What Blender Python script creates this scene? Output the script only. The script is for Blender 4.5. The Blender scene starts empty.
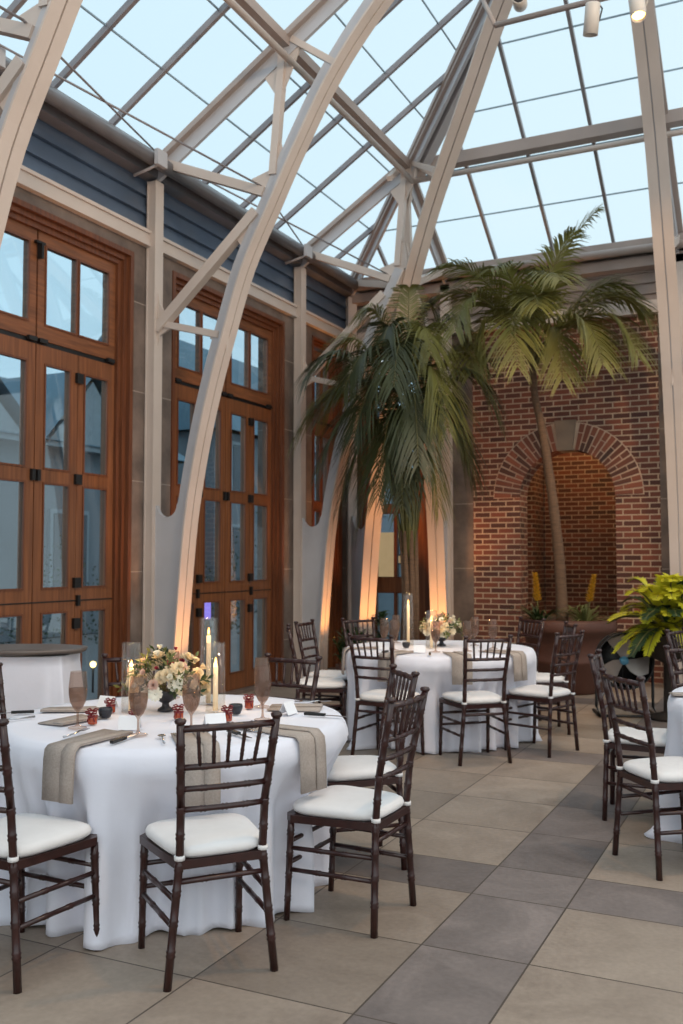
import bpy, math, random
from mathutils import Vector, Matrix
random.seed(7)
C = bpy.context.scene.collection
PI = math.pi
sc = bpy.context.scene
def R_(a, b): return random.uniform(a, b)

# ------------------------------------------------------------------ mesh builder
class MB:
    def __init__(s): s.v = []; s.f = []; s.sm = []
    def add(s, vs, fs, smooth=False):
        o = len(s.v); s.v += [tuple(v) for v in vs]
        for f in fs: s.f.append(tuple(i + o for i in f)); s.sm.append(smooth)
        return s
    def box(s, x0, x1, y0, y1, z0, z1):
        if x0 > x1: x0, x1 = x1, x0
        if y0 > y1: y0, y1 = y1, y0
        v = [(x0,y0,z0),(x1,y0,z0),(x1,y1,z0),(x0,y1,z0),(x0,y0,z1),(x1,y0,z1),(x1,y1,z1),(x0,y1,z1)]
        return s.add(v, [(0,3,2,1),(4,5,6,7),(0,1,5,4),(1,2,6,5),(2,3,7,6),(3,0,4,7)])
    def beam(s, p, q, w, h, side=None):
        p = Vector(p); q = Vector(q); d = (q - p).normalized()
        sd = Vector(side).normalized() if side else d.cross(Vector((0,0,1)))
        if sd.length < 1e-4: sd = Vector((1,0,0))
        sd = (sd - d * sd.dot(d)).normalized(); up = sd.cross(d).normalized()
        a = sd * w / 2; b = up * h / 2
        v = [p-a-b, p+a-b, p+a+b, p-a+b, q-a-b, q+a-b, q+a+b, q-a+b]
        return s.add(v, [(0,3,2,1),(4,5,6,7),(0,1,5,4),(1,2,6,5),(2,3,7,6),(3,0,4,7)])
    def tube(s, pts, rad, seg=8, cap=True, smooth=True):
        pts = [Vector(p) for p in pts]; n = len(pts)
        if not isinstance(rad, (list, tuple)): rad = [rad] * n
        prev = None; vs = []
        for i, p in enumerate(pts):
            d = (pts[min(i+1, n-1)] - pts[max(i-1, 0)])
            if d.length < 1e-9: d = Vector((0,0,1))
            d.normalize()
            if prev is None:
                a = d.cross(Vector((0,0,1)))
                if a.length < .05: a = d.cross(Vector((1,0,0)))
            else: a = prev - d * prev.dot(d)
            a.normalize(); prev = a; b = d.cross(a)
            for k in range(seg):
                t = 2*PI*k/seg; vs.append(p + (a*math.cos(t) + b*math.sin(t)) * rad[i])
        fs = []
        for i in range(n-1):
            for k in range(seg):
                k2 = (k+1) % seg; fs.append((i*seg+k, i*seg+k2, (i+1)*seg+k2, (i+1)*seg+k))
        s.add(vs, fs, smooth)
        if cap:
            o = len(s.v) - n*seg
            s.f.append(tuple(o+k for k in reversed(range(seg)))); s.sm.append(False)
            s.f.append(tuple(o+(n-1)*seg+k for k in range(seg))); s.sm.append(False)
        return s
    def lathe(s, prof, c=(0,0,0), seg=24, smooth=True, sx=1, sy=1):
        vs = []; n = len(prof)
        for r, z in prof:
            for k in range(seg):
                t = 2*PI*k/seg; vs.append((c[0]+r*math.cos(t)*sx, c[1]+r*math.sin(t)*sy, c[2]+z))
        fs = [(i*seg+k, i*seg+(k+1)%seg, (i+1)*seg+(k+1)%seg, (i+1)*seg+k) for i in range(n-1) for k in range(seg)]
        s.add(vs, fs, smooth)
        o = len(s.v) - n*seg
        if prof[0][0] > 1e-5: s.f.append(tuple(o+k for k in reversed(range(seg)))); s.sm.append(False)
        if prof[-1][0] > 1e-5: s.f.append(tuple(o+(n-1)*seg+k for k in range(seg))); s.sm.append(False)
        return s
    def open_lathe(s, prof, c=(0,0,0), seg=24):
        vs = []; n = len(prof)
        for r, z in prof:
            for k in range(seg):
                t = 2*PI*k/seg; vs.append((c[0]+r*math.cos(t), c[1]+r*math.sin(t), c[2]+z))
        fs = [(i*seg+k, i*seg+(k+1)%seg, (i+1)*seg+(k+1)%seg, (i+1)*seg+k) for i in range(n-1) for k in range(seg)]
        return s.add(vs, fs, True)
    def prism(s, poly, nrm):           # poly: 3D points of a flat polygon, extruded by nrm
        n = len(poly); nrm = Vector(nrm)
        v = [Vector(p) - nrm/2 for p in poly] + [Vector(p) + nrm/2 for p in poly]
        f = [tuple(reversed(range(n))), tuple(range(n, 2*n))]
        f += [(i, (i+1) % n, n+(i+1) % n, n+i) for i in range(n)]
        return s.add(v, f)
    def build(s, name, mat=None, parent=None, **kw):
        me = bpy.data.meshes.new(name); me.from_pydata(s.v, [], s.f)
        me.polygons.foreach_set('use_smooth', s.sm); me.update()
        o = bpy.data.objects.new(name, me); C.objects.link(o)
        if mat: me.materials.append(mat)
        if parent: o.parent = parent
        for k, v in kw.items(): o[k] = v
        return o

def thing(name, label, cat, loc=(0,0,0), rz=0, group=None):
    o = bpy.data.objects.new(name, None); C.objects.link(o); o.location = loc; o.rotation_euler = (0,0,rz)
    o.empty_display_size = .1
    o['label'] = label; o['category'] = cat
    if group: o['group'] = group
    return o
def tag(o, label, cat, group=None):
    o['label'] = label; o['category'] = cat
    if group: o['group'] = group
    return o
def dup(root, loc=None, rz=None, label=None, group=None):
    r = root.copy(); C.objects.link(r)
    if loc is not None: r.location = loc
    if rz is not None: r.rotation_euler = (0,0,rz)
    if label: r['label'] = label
    if group: r['group'] = group
    for ch in list(root.children):
        c = ch.copy(); C.objects.link(c); c.parent = r
        for g in ch.children:
            d = g.copy(); C.objects.link(d); d.parent = c
    return r

# ------------------------------------------------------------------ materials
def new_mat(name):
    m = bpy.data.materials.new(name); m.use_nodes = True
    nt = m.node_tree; return m, nt, nt.nodes['Principled BSDF'], nt.nodes['Material Output']
def lin(c):
    return tuple((x/12.92 if x <= .04045 else ((x+.055)/1.055)**2.4) for x in c) + (1,)
def nd(nt, t, **kw):
    n = nt.nodes.new(t)
    for k, v in kw.items():
        if k.startswith('i_'): n.inputs[k[2:].replace('_', ' ')].default_value = v
        else: setattr(n, k, v)
    return n
def mat(name, col, rough=.5, metal=0, var=.12, scale=8, bump=0, bscale=60, emis=None, es=0, spec=.5, coat=0, sheen=0, stretch=None, trans=0):
    m, nt, b, out = new_mat(name); L = nt.links.new
    tc = nd(nt, 'ShaderNodeTexCoord')
    mp = nd(nt, 'ShaderNodeMapping'); L(tc.outputs['Object'], mp.inputs[0])
    if stretch: mp.inputs['Scale'].default_value = stretch
    nz = nd(nt, 'ShaderNodeTexNoise', i_Scale=scale, i_Detail=4.0); L(mp.outputs[0], nz.inputs['Vector'])
    rp = nd(nt, 'ShaderNodeValToRGB')
    c = lin(col); rp.color_ramp.elements[0].position = .3; rp.color_ramp.elements[1].position = .7
    rp.color_ramp.elements[0].color = tuple(x*(1-var) for x in c[:3]) + (1,)
    rp.color_ramp.elements[1].color = tuple(min(1, x*(1+var)) for x in c[:3]) + (1,)
    L(nz.outputs['Fac'], rp.inputs[0]); L(rp.outputs[0], b.inputs['Base Color'])
    b.inputs['Roughness'].default_value = rough; b.inputs['Metallic'].default_value = metal
    b.inputs['Specular IOR Level'].default_value = spec
    b.inputs['Coat Weight'].default_value = coat; b.inputs['Sheen Weight'].default_value = sheen
    if bump:
        n2 = nd(nt, 'ShaderNodeTexNoise', i_Scale=bscale, i_Detail=3.0); L(mp.outputs[0], n2.inputs['Vector'])
        bp = nd(nt, 'ShaderNodeBump', i_Strength=bump, i_Distance=.01); L(n2.outputs['Fac'], bp.inputs['Height']); L(bp.outputs[0], b.inputs['Normal'])
    if emis: b.inputs['Emission Color'].default_value = lin(emis); b.inputs['Emission Strength'].default_value = es
    if trans:
        tr = nd(nt, 'ShaderNodeBsdfTranslucent'); L(rp.outputs[0], tr.inputs[0])
        mx = nd(nt, 'ShaderNodeMixShader'); mx.inputs[0].default_value = trans
        L(b.outputs[0], mx.inputs[1]); L(tr.outputs[0], mx.inputs[2]); L(mx.outputs[0], out.inputs[0])
    return m
def glass(name, tint, gloss=.12, rough=.02, edge=.6, tcol=(1,1,1), dcol=None, dfac=0):
    m, nt, b, out = new_mat(name); L = nt.links.new
    tr = nd(nt, 'ShaderNodeBsdfTransparent'); tr.inputs[0].default_value = lin(tint)
    gl = nd(nt, 'ShaderNodeBsdfGlossy'); gl.inputs['Roughness'].default_value = rough; gl.inputs[0].default_value = lin(tcol)
    lw = nd(nt, 'ShaderNodeLayerWeight', i_Blend=.25)
    mr = nd(nt, 'ShaderNodeMapRange'); mr.inputs['To Min'].default_value = gloss; mr.inputs['To Max'].default_value = edge
    L(lw.outputs['Facing'], mr.inputs['Value'])
    mx = nd(nt, 'ShaderNodeMixShader'); L(mr.outputs[0], mx.inputs[0]); L(tr.outputs[0], mx.inputs[1]); L(gl.outputs[0], mx.inputs[2])
    if dcol:
        df = nd(nt, 'ShaderNodeBsdfDiffuse'); df.inputs[0].default_value = lin(dcol)
        m2 = nd(nt, 'ShaderNodeMixShader'); m2.inputs[0].default_value = dfac; L(mx.outputs[0], m2.inputs[1]); L(df.outputs[0], m2.inputs[2]); mx = m2
    L(mx.outputs[0], out.inputs[0]); nt.nodes.remove(b)
    return m
def emit(name, col, s):
    m, nt, b, out = new_mat(name)
    e = nd(nt, 'ShaderNodeEmission'); e.inputs[0].default_value = lin(col); e.inputs[1].default_value = s
    nt.links.new(e.outputs[0], out.inputs[0]); nt.nodes.remove(b); return m

def M_(nt, op, a, b=None, c=None):
    n = nt.nodes.new('ShaderNodeMath'); n.operation = op
    for i, v in enumerate((a, b, c)):
        if v is None: continue
        if isinstance(v, (int, float)): n.inputs[i].default_value = v
        else: nt.links.new(v, n.inputs[i])
    return n.outputs[0]

def brick_mat(name, dark=1.0):
    m, nt, b, out = new_mat(name); L = nt.links.new
    tc = nd(nt, 'ShaderNodeTexCoord'); sp = nd(nt, 'ShaderNodeSeparateXYZ'); L(tc.outputs['Object'], sp.inputs[0])
    u = M_(nt, 'ADD', sp.outputs[0], sp.outputs[1]); cb = nd(nt, 'ShaderNodeCombineXYZ'); L(u, cb.inputs[0]); L(sp.outputs[2], cb.inputs[1])
    br = nd(nt, 'ShaderNodeTexBrick'); L(cb.outputs[0], br.inputs['Vector'])
    br.inputs['Scale'].default_value = 1; br.inputs['Brick Width'].default_value = .203; br.inputs['Row Height'].default_value = .0677
    br.inputs['Mortar Size'].default_value = .0085; br.inputs['Mortar Smooth'].default_value = .15; br.inputs['Bias'].default_value = -.1
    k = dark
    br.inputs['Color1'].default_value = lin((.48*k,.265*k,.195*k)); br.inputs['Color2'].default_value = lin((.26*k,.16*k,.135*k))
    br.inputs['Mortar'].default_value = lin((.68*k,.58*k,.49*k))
    nz = nd(nt, 'ShaderNodeTexNoise', i_Scale=2.5, i_Detail=3.0); L(cb.outputs[0], nz.inputs['Vector'])
    mx = nd(nt, 'ShaderNodeMix', data_type='RGBA', blend_type='MULTIPLY'); mx.inputs[0].default_value = .5
    L(br.outputs['Color'], mx.inputs[6]); L(nz.outputs['Fac'], mx.inputs[7])
    g = nd(nt, 'ShaderNodeHueSaturation'); g.inputs['Value'].default_value = 1.35; L(mx.outputs[2], g.inputs['Color'])
    L(g.outputs[0], b.inputs['Base Color']); b.inputs['Roughness'].default_value = .85
    bp = nd(nt, 'ShaderNodeBump', i_Strength=.5, i_Distance=.01); bp.invert = True; L(br.outputs['Fac'], bp.inputs['Height']); L(bp.outputs[0], b.inputs['Normal'])
    return m
def voussoir_mat():
    m, nt, b, out = new_mat('arch brick'); L = nt.links.new
    g = nd(nt, 'ShaderNodeNewGeometry'); rp = nd(nt, 'ShaderNodeValToRGB')
    e = rp.color_ramp; e.interpolation = 'LINEAR'; e.elements[0].color = lin((.26,.17,.14)); e.elements[1].color = lin((.52,.30,.22))
    k = e.elements.new(.5); k.color = lin((.44,.25,.185))
    L(g.outputs['Random Per Island'], rp.inputs[0]); L(rp.outputs[0], b.inputs['Base Color']); b.inputs['Roughness'].default_value = .85
    return m
def floor_mat():
    m, nt, b, out = new_mat('stone floor tiles'); L = nt.links.new
    tc = nd(nt, 'ShaderNodeTexCoord'); sp = nd(nt, 'ShaderNodeSeparateXYZ'); L(tc.outputs['Object'], sp.inputs[0])
    P = 2.82; S = .405; T = (P-S)/4
    ids = []; strips = []; joints = []
    for ax, o in ((0, -1.295), (1, 3.995)):
        v = M_(nt, 'ADD', sp.outputs[ax], 200*P - o)
        u = M_(nt, 'MODULO', v, P); blk = M_(nt, 'FLOOR', M_(nt, 'DIVIDE', v, P))
        st = M_(nt, 'LESS_THAN', u, S)
        w = M_(nt, 'SUBTRACT', u, S); ti = M_(nt, 'FLOOR', M_(nt, 'DIVIDE', w, T))
        fr = M_(nt, 'SUBTRACT', w, M_(nt, 'MULTIPLY', ti, T))
        j1 = M_(nt, 'LESS_THAN', M_(nt, 'MINIMUM', fr, M_(nt, 'SUBTRACT', T, fr)), .0035)
        j1 = M_(nt, 'MULTIPLY', j1, M_(nt, 'GREATER_THAN', w, -.0035))
        j2 = M_(nt, 'LESS_THAN', u, .0035)
        ids.append(M_(nt, 'ADD', M_(nt, 'MULTIPLY', blk, 7.0), ti)); strips.append(st); joints.append(M_(nt, 'MAXIMUM', j1, j2))
    joint = M_(nt, 'MAXIMUM', joints[0], joints[1]); strip = M_(nt, 'MAXIMUM', strips[0], strips[1])
    cb = nd(nt, 'ShaderNodeCombineXYZ'); L(ids[0], cb.inputs[0]); L(ids[1], cb.inputs[1])
    wn = nd(nt, 'ShaderNodeTexWhiteNoise'); L(cb.outputs[0], wn.inputs['Vector'])
    # distort noise by tile so that each slab has its own figure
    ad = nd(nt, 'ShaderNodeVectorMath', operation='MULTIPLY_ADD'); L(wn.outputs['Color'], ad.inputs[0]); ad.inputs[1].default_value = (9,9,9); L(tc.outputs['Object'], ad.inputs[2])
    nz = nd(nt, 'ShaderNodeTexNoise', i_Scale=2.2, i_Detail=7.0, i_Roughness=.65, i_Distortion=.8); L(ad.outputs[0], nz.inputs['Vector'])
    n2 = nd(nt, 'ShaderNodeTexNoise', i_Scale=45.0, i_Detail=4.0); L(ad.outputs[0], n2.inputs['Vector'])
    def ramp(c0, c1):
        rp = nd(nt, 'ShaderNodeValToRGB'); rp.color_ramp.elements[0].position = .25; rp.color_ramp.elements[1].position = .75
        rp.color_ramp.elements[0].color = lin(c0); rp.color_ramp.elements[1].color = lin(c1); L(nz.outputs['Fac'], rp.inputs[0]); return rp.outputs[0]
    be = ramp((.49,.435,.39), (.635,.575,.52)); gr = ramp((.36,.33,.32), (.52,.475,.455))
    m1 = nd(nt, 'ShaderNodeMix', data_type='RGBA'); L(strip, m1.inputs[0]); L(be, m1.inputs[6]); L(gr, m1.inputs[7])
    br = M_(nt, 'ADD', M_(nt, 'MULTIPLY', wn.outputs['Value'], .32), .77)
    br = M_(nt, 'MULTIPLY', br, M_(nt, 'ADD', M_(nt, 'MULTIPLY', n2.outputs['Fac'], .35), .82))
    cc = nd(nt, 'ShaderNodeCombineXYZ'); [L(br, cc.inputs[i]) for i in range(3)]
    m2 = nd(nt, 'ShaderNodeMix', data_type='RGBA', blend_type='MULTIPLY'); m2.inputs[0].default_value = 1; L(m1.outputs[2], m2.inputs[6]); L(cc.outputs[0], m2.inputs[7])
    m3 = nd(nt, 'ShaderNodeMix', data_type='RGBA'); L(joint, m3.inputs[0]); L(m2.outputs[2], m3.inputs[6]); m3.inputs[7].default_value = lin((.30,.26,.23))
    L(m3.outputs[2], b.inputs['Base Color']); b.inputs['Specular IOR Level'].default_value = .35
    L(M_(nt, 'ADD', M_(nt, 'MULTIPLY', nz.outputs['Fac'], .3), .38), b.inputs['Roughness'])
    bp = nd(nt, 'ShaderNodeBump', i_Strength=.25, i_Distance=.004); L(n2.outputs['Fac'], bp.inputs['Height']); L(bp.outputs[0], b.inputs['Normal'])
    return m
def stone_mat():
    m, nt, b, out = new_mat('grey stone blocks'); L = nt.links.new
    tc = nd(nt, 'ShaderNodeTexCoord'); sp = nd(nt, 'ShaderNodeSeparateXYZ'); L(tc.outputs['Object'], sp.inputs[0])
    v = M_(nt, 'MODULO', M_(nt, 'ADD', sp.outputs[2], 10*.82-.5), .82); j = M_(nt, 'LESS_THAN', v, .009)
    nz = nd(nt, 'ShaderNodeTexNoise', i_Scale=3.0, i_Detail=7.0, i_Roughness=.6); L(tc.outputs['Object'], nz.inputs['Vector'])
    rp = nd(nt, 'ShaderNodeValToRGB'); rp.color_ramp.elements[0].position = .3; rp.color_ramp.elements[1].position = .75
    rp.color_ramp.elements[0].color = lin((.32,.275,.25)); rp.color_ramp.elements[1].color = lin((.51,.44,.40)); L(nz.outputs['Fac'], rp.inputs[0])
    mx = nd(nt, 'ShaderNodeMix', data_type='RGBA'); L(j, mx.inputs[0]); L(rp.outputs[0], mx.inputs[6]); mx.inputs[7].default_value = lin((.58,.53,.49))
    L(mx.outputs[2], b.inputs['Base Color']); b.inputs['Roughness'].default_value = .75
    bp = nd(nt, 'ShaderNodeBump', i_Strength=.3, i_Distance=.01); L(nz.outputs['Fac'], bp.inputs['Height']); L(bp.outputs[0], b.inputs['Normal'])
    return m
def wood_mat(name, c0, c1, vert=True, rough=.42):
    m, nt, b, out = new_mat(name); L = nt.links.new
    tc = nd(nt, 'ShaderNodeTexCoord'); mp = nd(nt, 'ShaderNodeMapping'); L(tc.outputs['Object'], mp.inputs[0])
    mp.inputs['Scale'].default_value = (22,22,1.2) if vert else (2,2,24)
    nz = nd(nt, 'ShaderNodeTexNoise', i_Scale=1.6, i_Detail=6.0, i_Distortion=.4); L(mp.outputs[0], nz.inputs['Vector'])
    rp = nd(nt, 'ShaderNodeValToRGB'); rp.color_ramp.elements[0].position = .3; rp.color_ramp.elements[1].position = .7
    rp.color_ramp.elements[0].color = lin(c0); rp.color_ramp.elements[1].color = lin(c1); L(nz.outputs['Fac'], rp.inputs[0])
    L(rp.outputs[0], b.inputs['Base Color']); b.inputs['Roughness'].default_value = rough
    return m

MAT = dict(
    floor=floor_mat(), brick=brick_mat('red brick'), vous=voussoir_mat(), stone=stone_mat(),
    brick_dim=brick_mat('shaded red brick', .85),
    steel=mat('cream painted steel', (.76,.70,.66), .45, var=.05, scale=3, bump=.05),
    steel_grey=mat('grey painted steel web', (.70,.69,.70), .5, var=.05, scale=3),
    rafter=mat('taupe rafter', (.62,.56,.53), .5, var=.06, scale=3),
    bar=mat('glazing bar', (.50,.48,.49), .4, var=.08),
    thin=mat('thin glazing seam', (.52,.60,.65), .4, var=.05),
    gutter=mat('dark gutter metal', (.50,.49,.50), .35, metal=.3, var=.08),
    siding=mat('blue grey siding', (.35,.40,.47), .30, var=.12, scale=2, metal=.15),
    fascia=mat('dark fascia', (.22,.22,.24), .5, var=.1),
    wood=wood_mat('oak door wood', (.37,.215,.12), (.52,.315,.185)),
    wood_d=wood_mat('oak frame wood', (.31,.165,.09), (.45,.255,.145)),
    wood_h=wood_mat('oak rail wood', (.37,.215,.12), (.52,.315,.185), False),
    keyst=mat('warm brown keystone', (.50,.42,.35), .8, var=.15, scale=6),
    black=mat('black metal', (.05,.045,.045), .5, var=.1),
    mahog=mat('mahogany lacquer', (.185,.08,.068), .33, var=.3, scale=30, coat=.15),
    white=mat('ivory cushion', (.86,.845,.84), .8, var=.03, scale=12, bump=.15, bscale=30, sheen=.2),
    cloth=mat('white linen cloth', (.86,.86,.90), .85, var=.025, scale=5, bump=.12, bscale=25, sheen=.2),
    napkin=mat('grey beige linen', (.66,.61,.575), .9, var=.1, scale=120, bump=.4, bscale=300),
    napkin_d=mat('grey beige linen hem', (.42,.38,.35), .9, var=.1),
    pane=glass('window glass', (.90,.95,.97), .04, .02, .22),
    roofg=glass('roof glass', (.95,.98,.99), .004, .3, .04),
    clear=glass('clear glass', (.985,.98,.97), .015, .02, .22),
    smoke=glass('smoky glass', (.90,.85,.82), .04, .06, .30, (.9,.84,.8), (.66,.58,.54), .10),
    water=glass('tinted drink', (.86,.80,.76), .04, .08, .2, (.8,.75,.7), (.72,.66,.62), .12),
    silver=mat('polished steel', (.75,.75,.76), .2, metal=1, var=.03),
    wax=mat('ivory candle wax', (.95,.89,.78), .5, emis=(1,.80,.55), es=.22, var=.02),  # faint emission stands in for flame light glowing through the wax
    flame=emit('candle flame', (1,.72,.34), 14),
    terra=mat('brown terracotta', (.31,.18,.13), .6, var=.15, scale=5, bump=.2),
    soil=mat('dark soil', (.16,.12,.09), .9, var=.3, scale=40),
    trunk=mat('palm bark', (.37,.28,.21), .9, var=.25, scale=10, bump=.6, bscale=30, stretch=(1,1,6)),
    frond=mat('palm leaf', (.43,.42,.21), .45, var=.25, scale=3, trans=.3),
    frond_d=mat('dark palm leaf', (.25,.27,.16), .45, var=.3, scale=3, trans=.25),
    stem=mat('palm stem', (.38,.36,.19), .5, var=.15),
    leafy=mat('dark leaf', (.16,.24,.12), .5, var=.35, scale=6, trans=.2),
    lime=mat('lime leaf', (.80,.78,.20), .5, var=.25, scale=6, trans=.35),
    yellow=mat('yellow blossom', (.80,.62,.14), .6, var=.2, scale=20, trans=.2),
    petal=mat('white petal', (.93,.91,.85), .7, var=.05, trans=.3),
    cream=mat('cream petal', (.90,.84,.72), .7, var=.1, trans=.3),
    blush=mat('blush petal', (.86,.74,.68), .7, var=.1, trans=.3),
    rose=mat('crimson petal', (.62,.16,.24), .7, var=.15, trans=.3),
    sage=mat('sage leaf', (.40,.42,.24), .7, var=.25, scale=20, trans=.3),
    bowl=mat('dark pewter bowl', (.20,.20,.22), .3, metal=.4, var=.1),
    honey=mat('amber honey jar', (.60,.24,.11), .15, var=.1, emis=(.7,.2,.05), es=.04, coat=.5),  # weak emission gives the jar a glow of its own, no lamp inside
    ribbon=mat('red satin ribbon', (.44,.06,.09), .4, var=.1),
    lid=mat('white jar lid', (.85,.83,.80), .5, var=.04),
    card=mat('white card', (.90,.90,.91), .8, var=.02),
    tray=mat('brown tray', (.40,.36,.34), .4, var=.08),
    slate=mat('blue grey metal roof', (.30,.40,.46), .6, var=.15, scale=1.2),
    facade=mat('blue grey facade', (.40,.43,.46), .8, var=.12, scale=.8),
    facade_l=mat('pale stone trim', (.50,.54,.57), .8, var=.08),
    darkwin=mat('dark window', (.16,.21,.26), .2, var=.1),
    paving=mat('outdoor paving', (.42,.42,.43), .8, var=.12, scale=1),
    hedge=mat('hedge leaf', (.18,.25,.19), .8, var=.4, scale=8),
    plaster=mat('plain plaster', (.42,.36,.32), .8, var=.06),
    cream_wall=mat('lit cream wall', (.80,.68,.50), .8, var=.05, emis=(1,.66,.40), es=.35),
    glow=emit('warm bulb', (1,.78,.45), 9), lav=emit('lavender lamp', (.68,.56,.95), 1.3),
    fixt=mat('cream lamp housing', (.78,.74,.70), .4, var=.03),
    blade=mat('silver fan blade', (.62,.58,.56), .3, metal=.5, var=.1),
    blue=mat('blue hub', (.35,.60,.72), .4, var=.05),
)
COL0 = 7.12; BAY = 2.87; KX = -5.34; FY = 11.45     # column line X, far column line Y

# ------------------------------------------------------------------ room shell
def struct(o): o['kind'] = 'structure'; return o
struct(MB().box(-5.75, 5.6, -4, 14.6, -.12, 0).build('floor', MAT['floor']))

def cells(mb, u0, u1, z0, z1, holes, put):
    us = sorted({u0, u1} | {h[i] for h in holes for i in (0, 1)}); zs = sorted({z0, z1} | {h[i] for h in holes for i in (2, 3)})
    for a, b in zip(us, us[1:]):
        run = None
        for c, d in zip(zs, zs[1:]):
            mu, mz = (a+b)/2, (c+d)/2
            inside = any(h[0] < mu < h[1] and h[2] < mz < h[3] for h in holes)
            if not inside: run = (run[0], d) if run else (c, d)
            if inside and run: put(a, b, *run); run = None
        if run: put(a, b, *run)

# left wall: stone with door openings at -5.40, siding above
cent = [COL0 - BAY*1 - BAY + BAY*i - 1.375 + 0 for i in range(0)]
doors_c = [2.94, 5.77, 8.59]
wl = MB()
holes = [(c-1.11, c+1.11, 0, 4.23) for c in doors_c] + [(10.42, 11.28, 0, 4.23)]
cells(wl, -4, 11.6, 0, 4.5, holes, lambda a, b, c, d: wl.box(-5.75, -5.40, a, b, c, d))
wall_left = struct(wl.build('wall_left', MAT['stone']))
sd = MB()
for i in range(4):
    z = 4.48 + i*.17
    sd.prism([(-5.52, 3.8, z), (-5.40+.0, 3.8, z), (-5.445, 3.8, z+.175), (-5.52, 3.8, z+.175)], (0, 15.6, 0))
sd.build('siding', MAT['siding'], wall_left)
b = MB().box(-5.47, -5.36, -4, 11.6, 4.33, 4.48); b.box(-5.36, -5.34, -4, 11.6, 4.33, 4.36); b.box(-5.36, -5.34, -4, 11.6, 4.45, 4.48)
struct(b.build('trim_1', MAT['steel']))

# far wall (plane Y = 11.6)
wf = MB()
cells(wf, -5.4, -3.70, 0, 4.45, [(-5.29, -4.29, 0, 4.23)], lambda a, b, c, d: wf.box(a, b, 11.6, 11.95, c, d))
cells(wf, -1.43, 5.6, 0, 4.45, [(-.6, 1.2, 0, 4.23)], lambda a, b, c, d: wf.box(a, b, 11.6, 11.95, c, d))
wall_far = struct(wf.build('wall_far', MAT['stone']))
# brick field with an arched opening
acx, ri, ro, zs = -2.52, .58, .90, 2.2
bk = MB(); D = .36
bk.box(-3.70, acx-ri, 11.6, 11.6+D, 0, zs); bk.box(acx+ri, -1.43, 11.6, 11.6+D, 0, zs)
N = 24
arcp = [(acx - ri*math.cos(PI*i/N), zs + ri*math.sin(PI*i/N)) for i in range(N+1)]
bk.box(-3.70, acx-ri, 11.6, 11.6+D, zs, 4.45); bk.box(acx+ri, -1.43, 11.6, 11.6+D, zs, 4.45)
for (xa, za), (xb, zb) in zip(arcp, arcp[1:]):
    bk.prism([(xa, 11.6+D/2, za), (xb, 11.6+D/2, zb), (xb, 11.6+D/2, 4.45), (xa, 11.6+D/2, 4.45)], (0, D, 0))
bk.build('brick_face', MAT['brick'], wall_far)
# voussoir ring
vr = MB(); nv = 34
for i in range(nv):
    a0 = PI*i/nv + .012; a1 = PI*(i+1)/nv - .012
    if abs((a0+a1)/2 - PI/2) < .17: continue
    rr = [(ri-.002, ri+.098), (ri+.11, ro)] if i % 2 else [(ri-.002, ri+.205), (ri+.217, ro)]
    for r0, r1 in rr:
        pts = [(acx+r*math.cos(a), 11.594, zs+r*math.sin(a)) for r, a in ((r0, a0), (r1, a0), (r1, a1), (r0, a1))]
        vr.prism(pts, (0, .03, 0))
vr.build('brick_arch', MAT['vous'], wall_far)
mr = MB()
for i in range(N*2):
    a0 = PI*i/(N*2); a1 = PI*(i+1)/(N*2)
    mr.prism([(acx+r*math.cos(a), 11.597, zs+r*math.sin(a)) for r, a in ((ri, a0), (ro+.012, a0), (ro+.012, a1), (ri, a1))], (0, .016, 0))
mr.build('arch_mortar', mat('arch mortar', (.74,.63,.54), .9), wall_far)
ks = MB(); ks.prism([(acx-.085, 11.585, zs+ri-.02), (acx+.085, 11.585, zs+ri-.02), (acx+.13, 11.585, zs+ro+.03), (acx-.13, 11.585, zs+ro+.03)], (0, .09, 0))
ks.build('keystone', MAT['keyst'], wall_far)
# passage behind the opening
ps = MB(); ps.box(-3.44, 0.2, 14.3, 14.5, 0, 4.2); ps.box(-3.75, -3.46, 13.75, 14.5, 0, 4.2)
ps.box(-1.5, -1.3, 11.96, 14.3, 0, 4.2)
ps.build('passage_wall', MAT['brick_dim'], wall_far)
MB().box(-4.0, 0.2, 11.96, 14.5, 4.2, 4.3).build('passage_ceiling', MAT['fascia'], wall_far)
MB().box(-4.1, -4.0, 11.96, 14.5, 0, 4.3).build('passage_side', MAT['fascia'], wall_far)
sd = MB()
for i in range(6):
    z = 4.45 + i*.13
    sd.prism([(-5.4, 11.72, z), (-5.4, 11.60, z), (-5.4, 11.64, z+.135), (-5.4, 11.72, z+.135)], (0.001, 0, 0))
sd = MB()
for i in range(6):
    z = 4.45 + i*.13
    sd.add([(-5.5,11.72,z),(-5.5,11.58,z),(-5.5,11.63,z+.135),(-5.5,11.72,z+.135),(5.6,11.72,z),(5.6,11.58,z),(5.6,11.63,z+.135),(5.6,11.72,z+.135)],
           [(0,1,2,3),(7,6,5,4),(1,5,6,2),(0,4,5,1),(2,6,7,3),(3,7,4,0)])
sd.build('siding', MAT['rafter'], wall_far)
b = MB().box(-5.4, 5.4, 11.50, 11.59, 4.33, 4.48)
struct(b.build('trim_2', MAT['steel']))
# remaining sides of the hall (behind and beside the viewer)
wr = MB()
for y in range(-4, 12, 3): wr.box(5.3, 5.45, y-.08, y+.08, 0, 5.1)
wr.box(5.3, 5.5, -4, 11.6, 0, .25)
struct(wr.build('wall_right', MAT['steel']))

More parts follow.
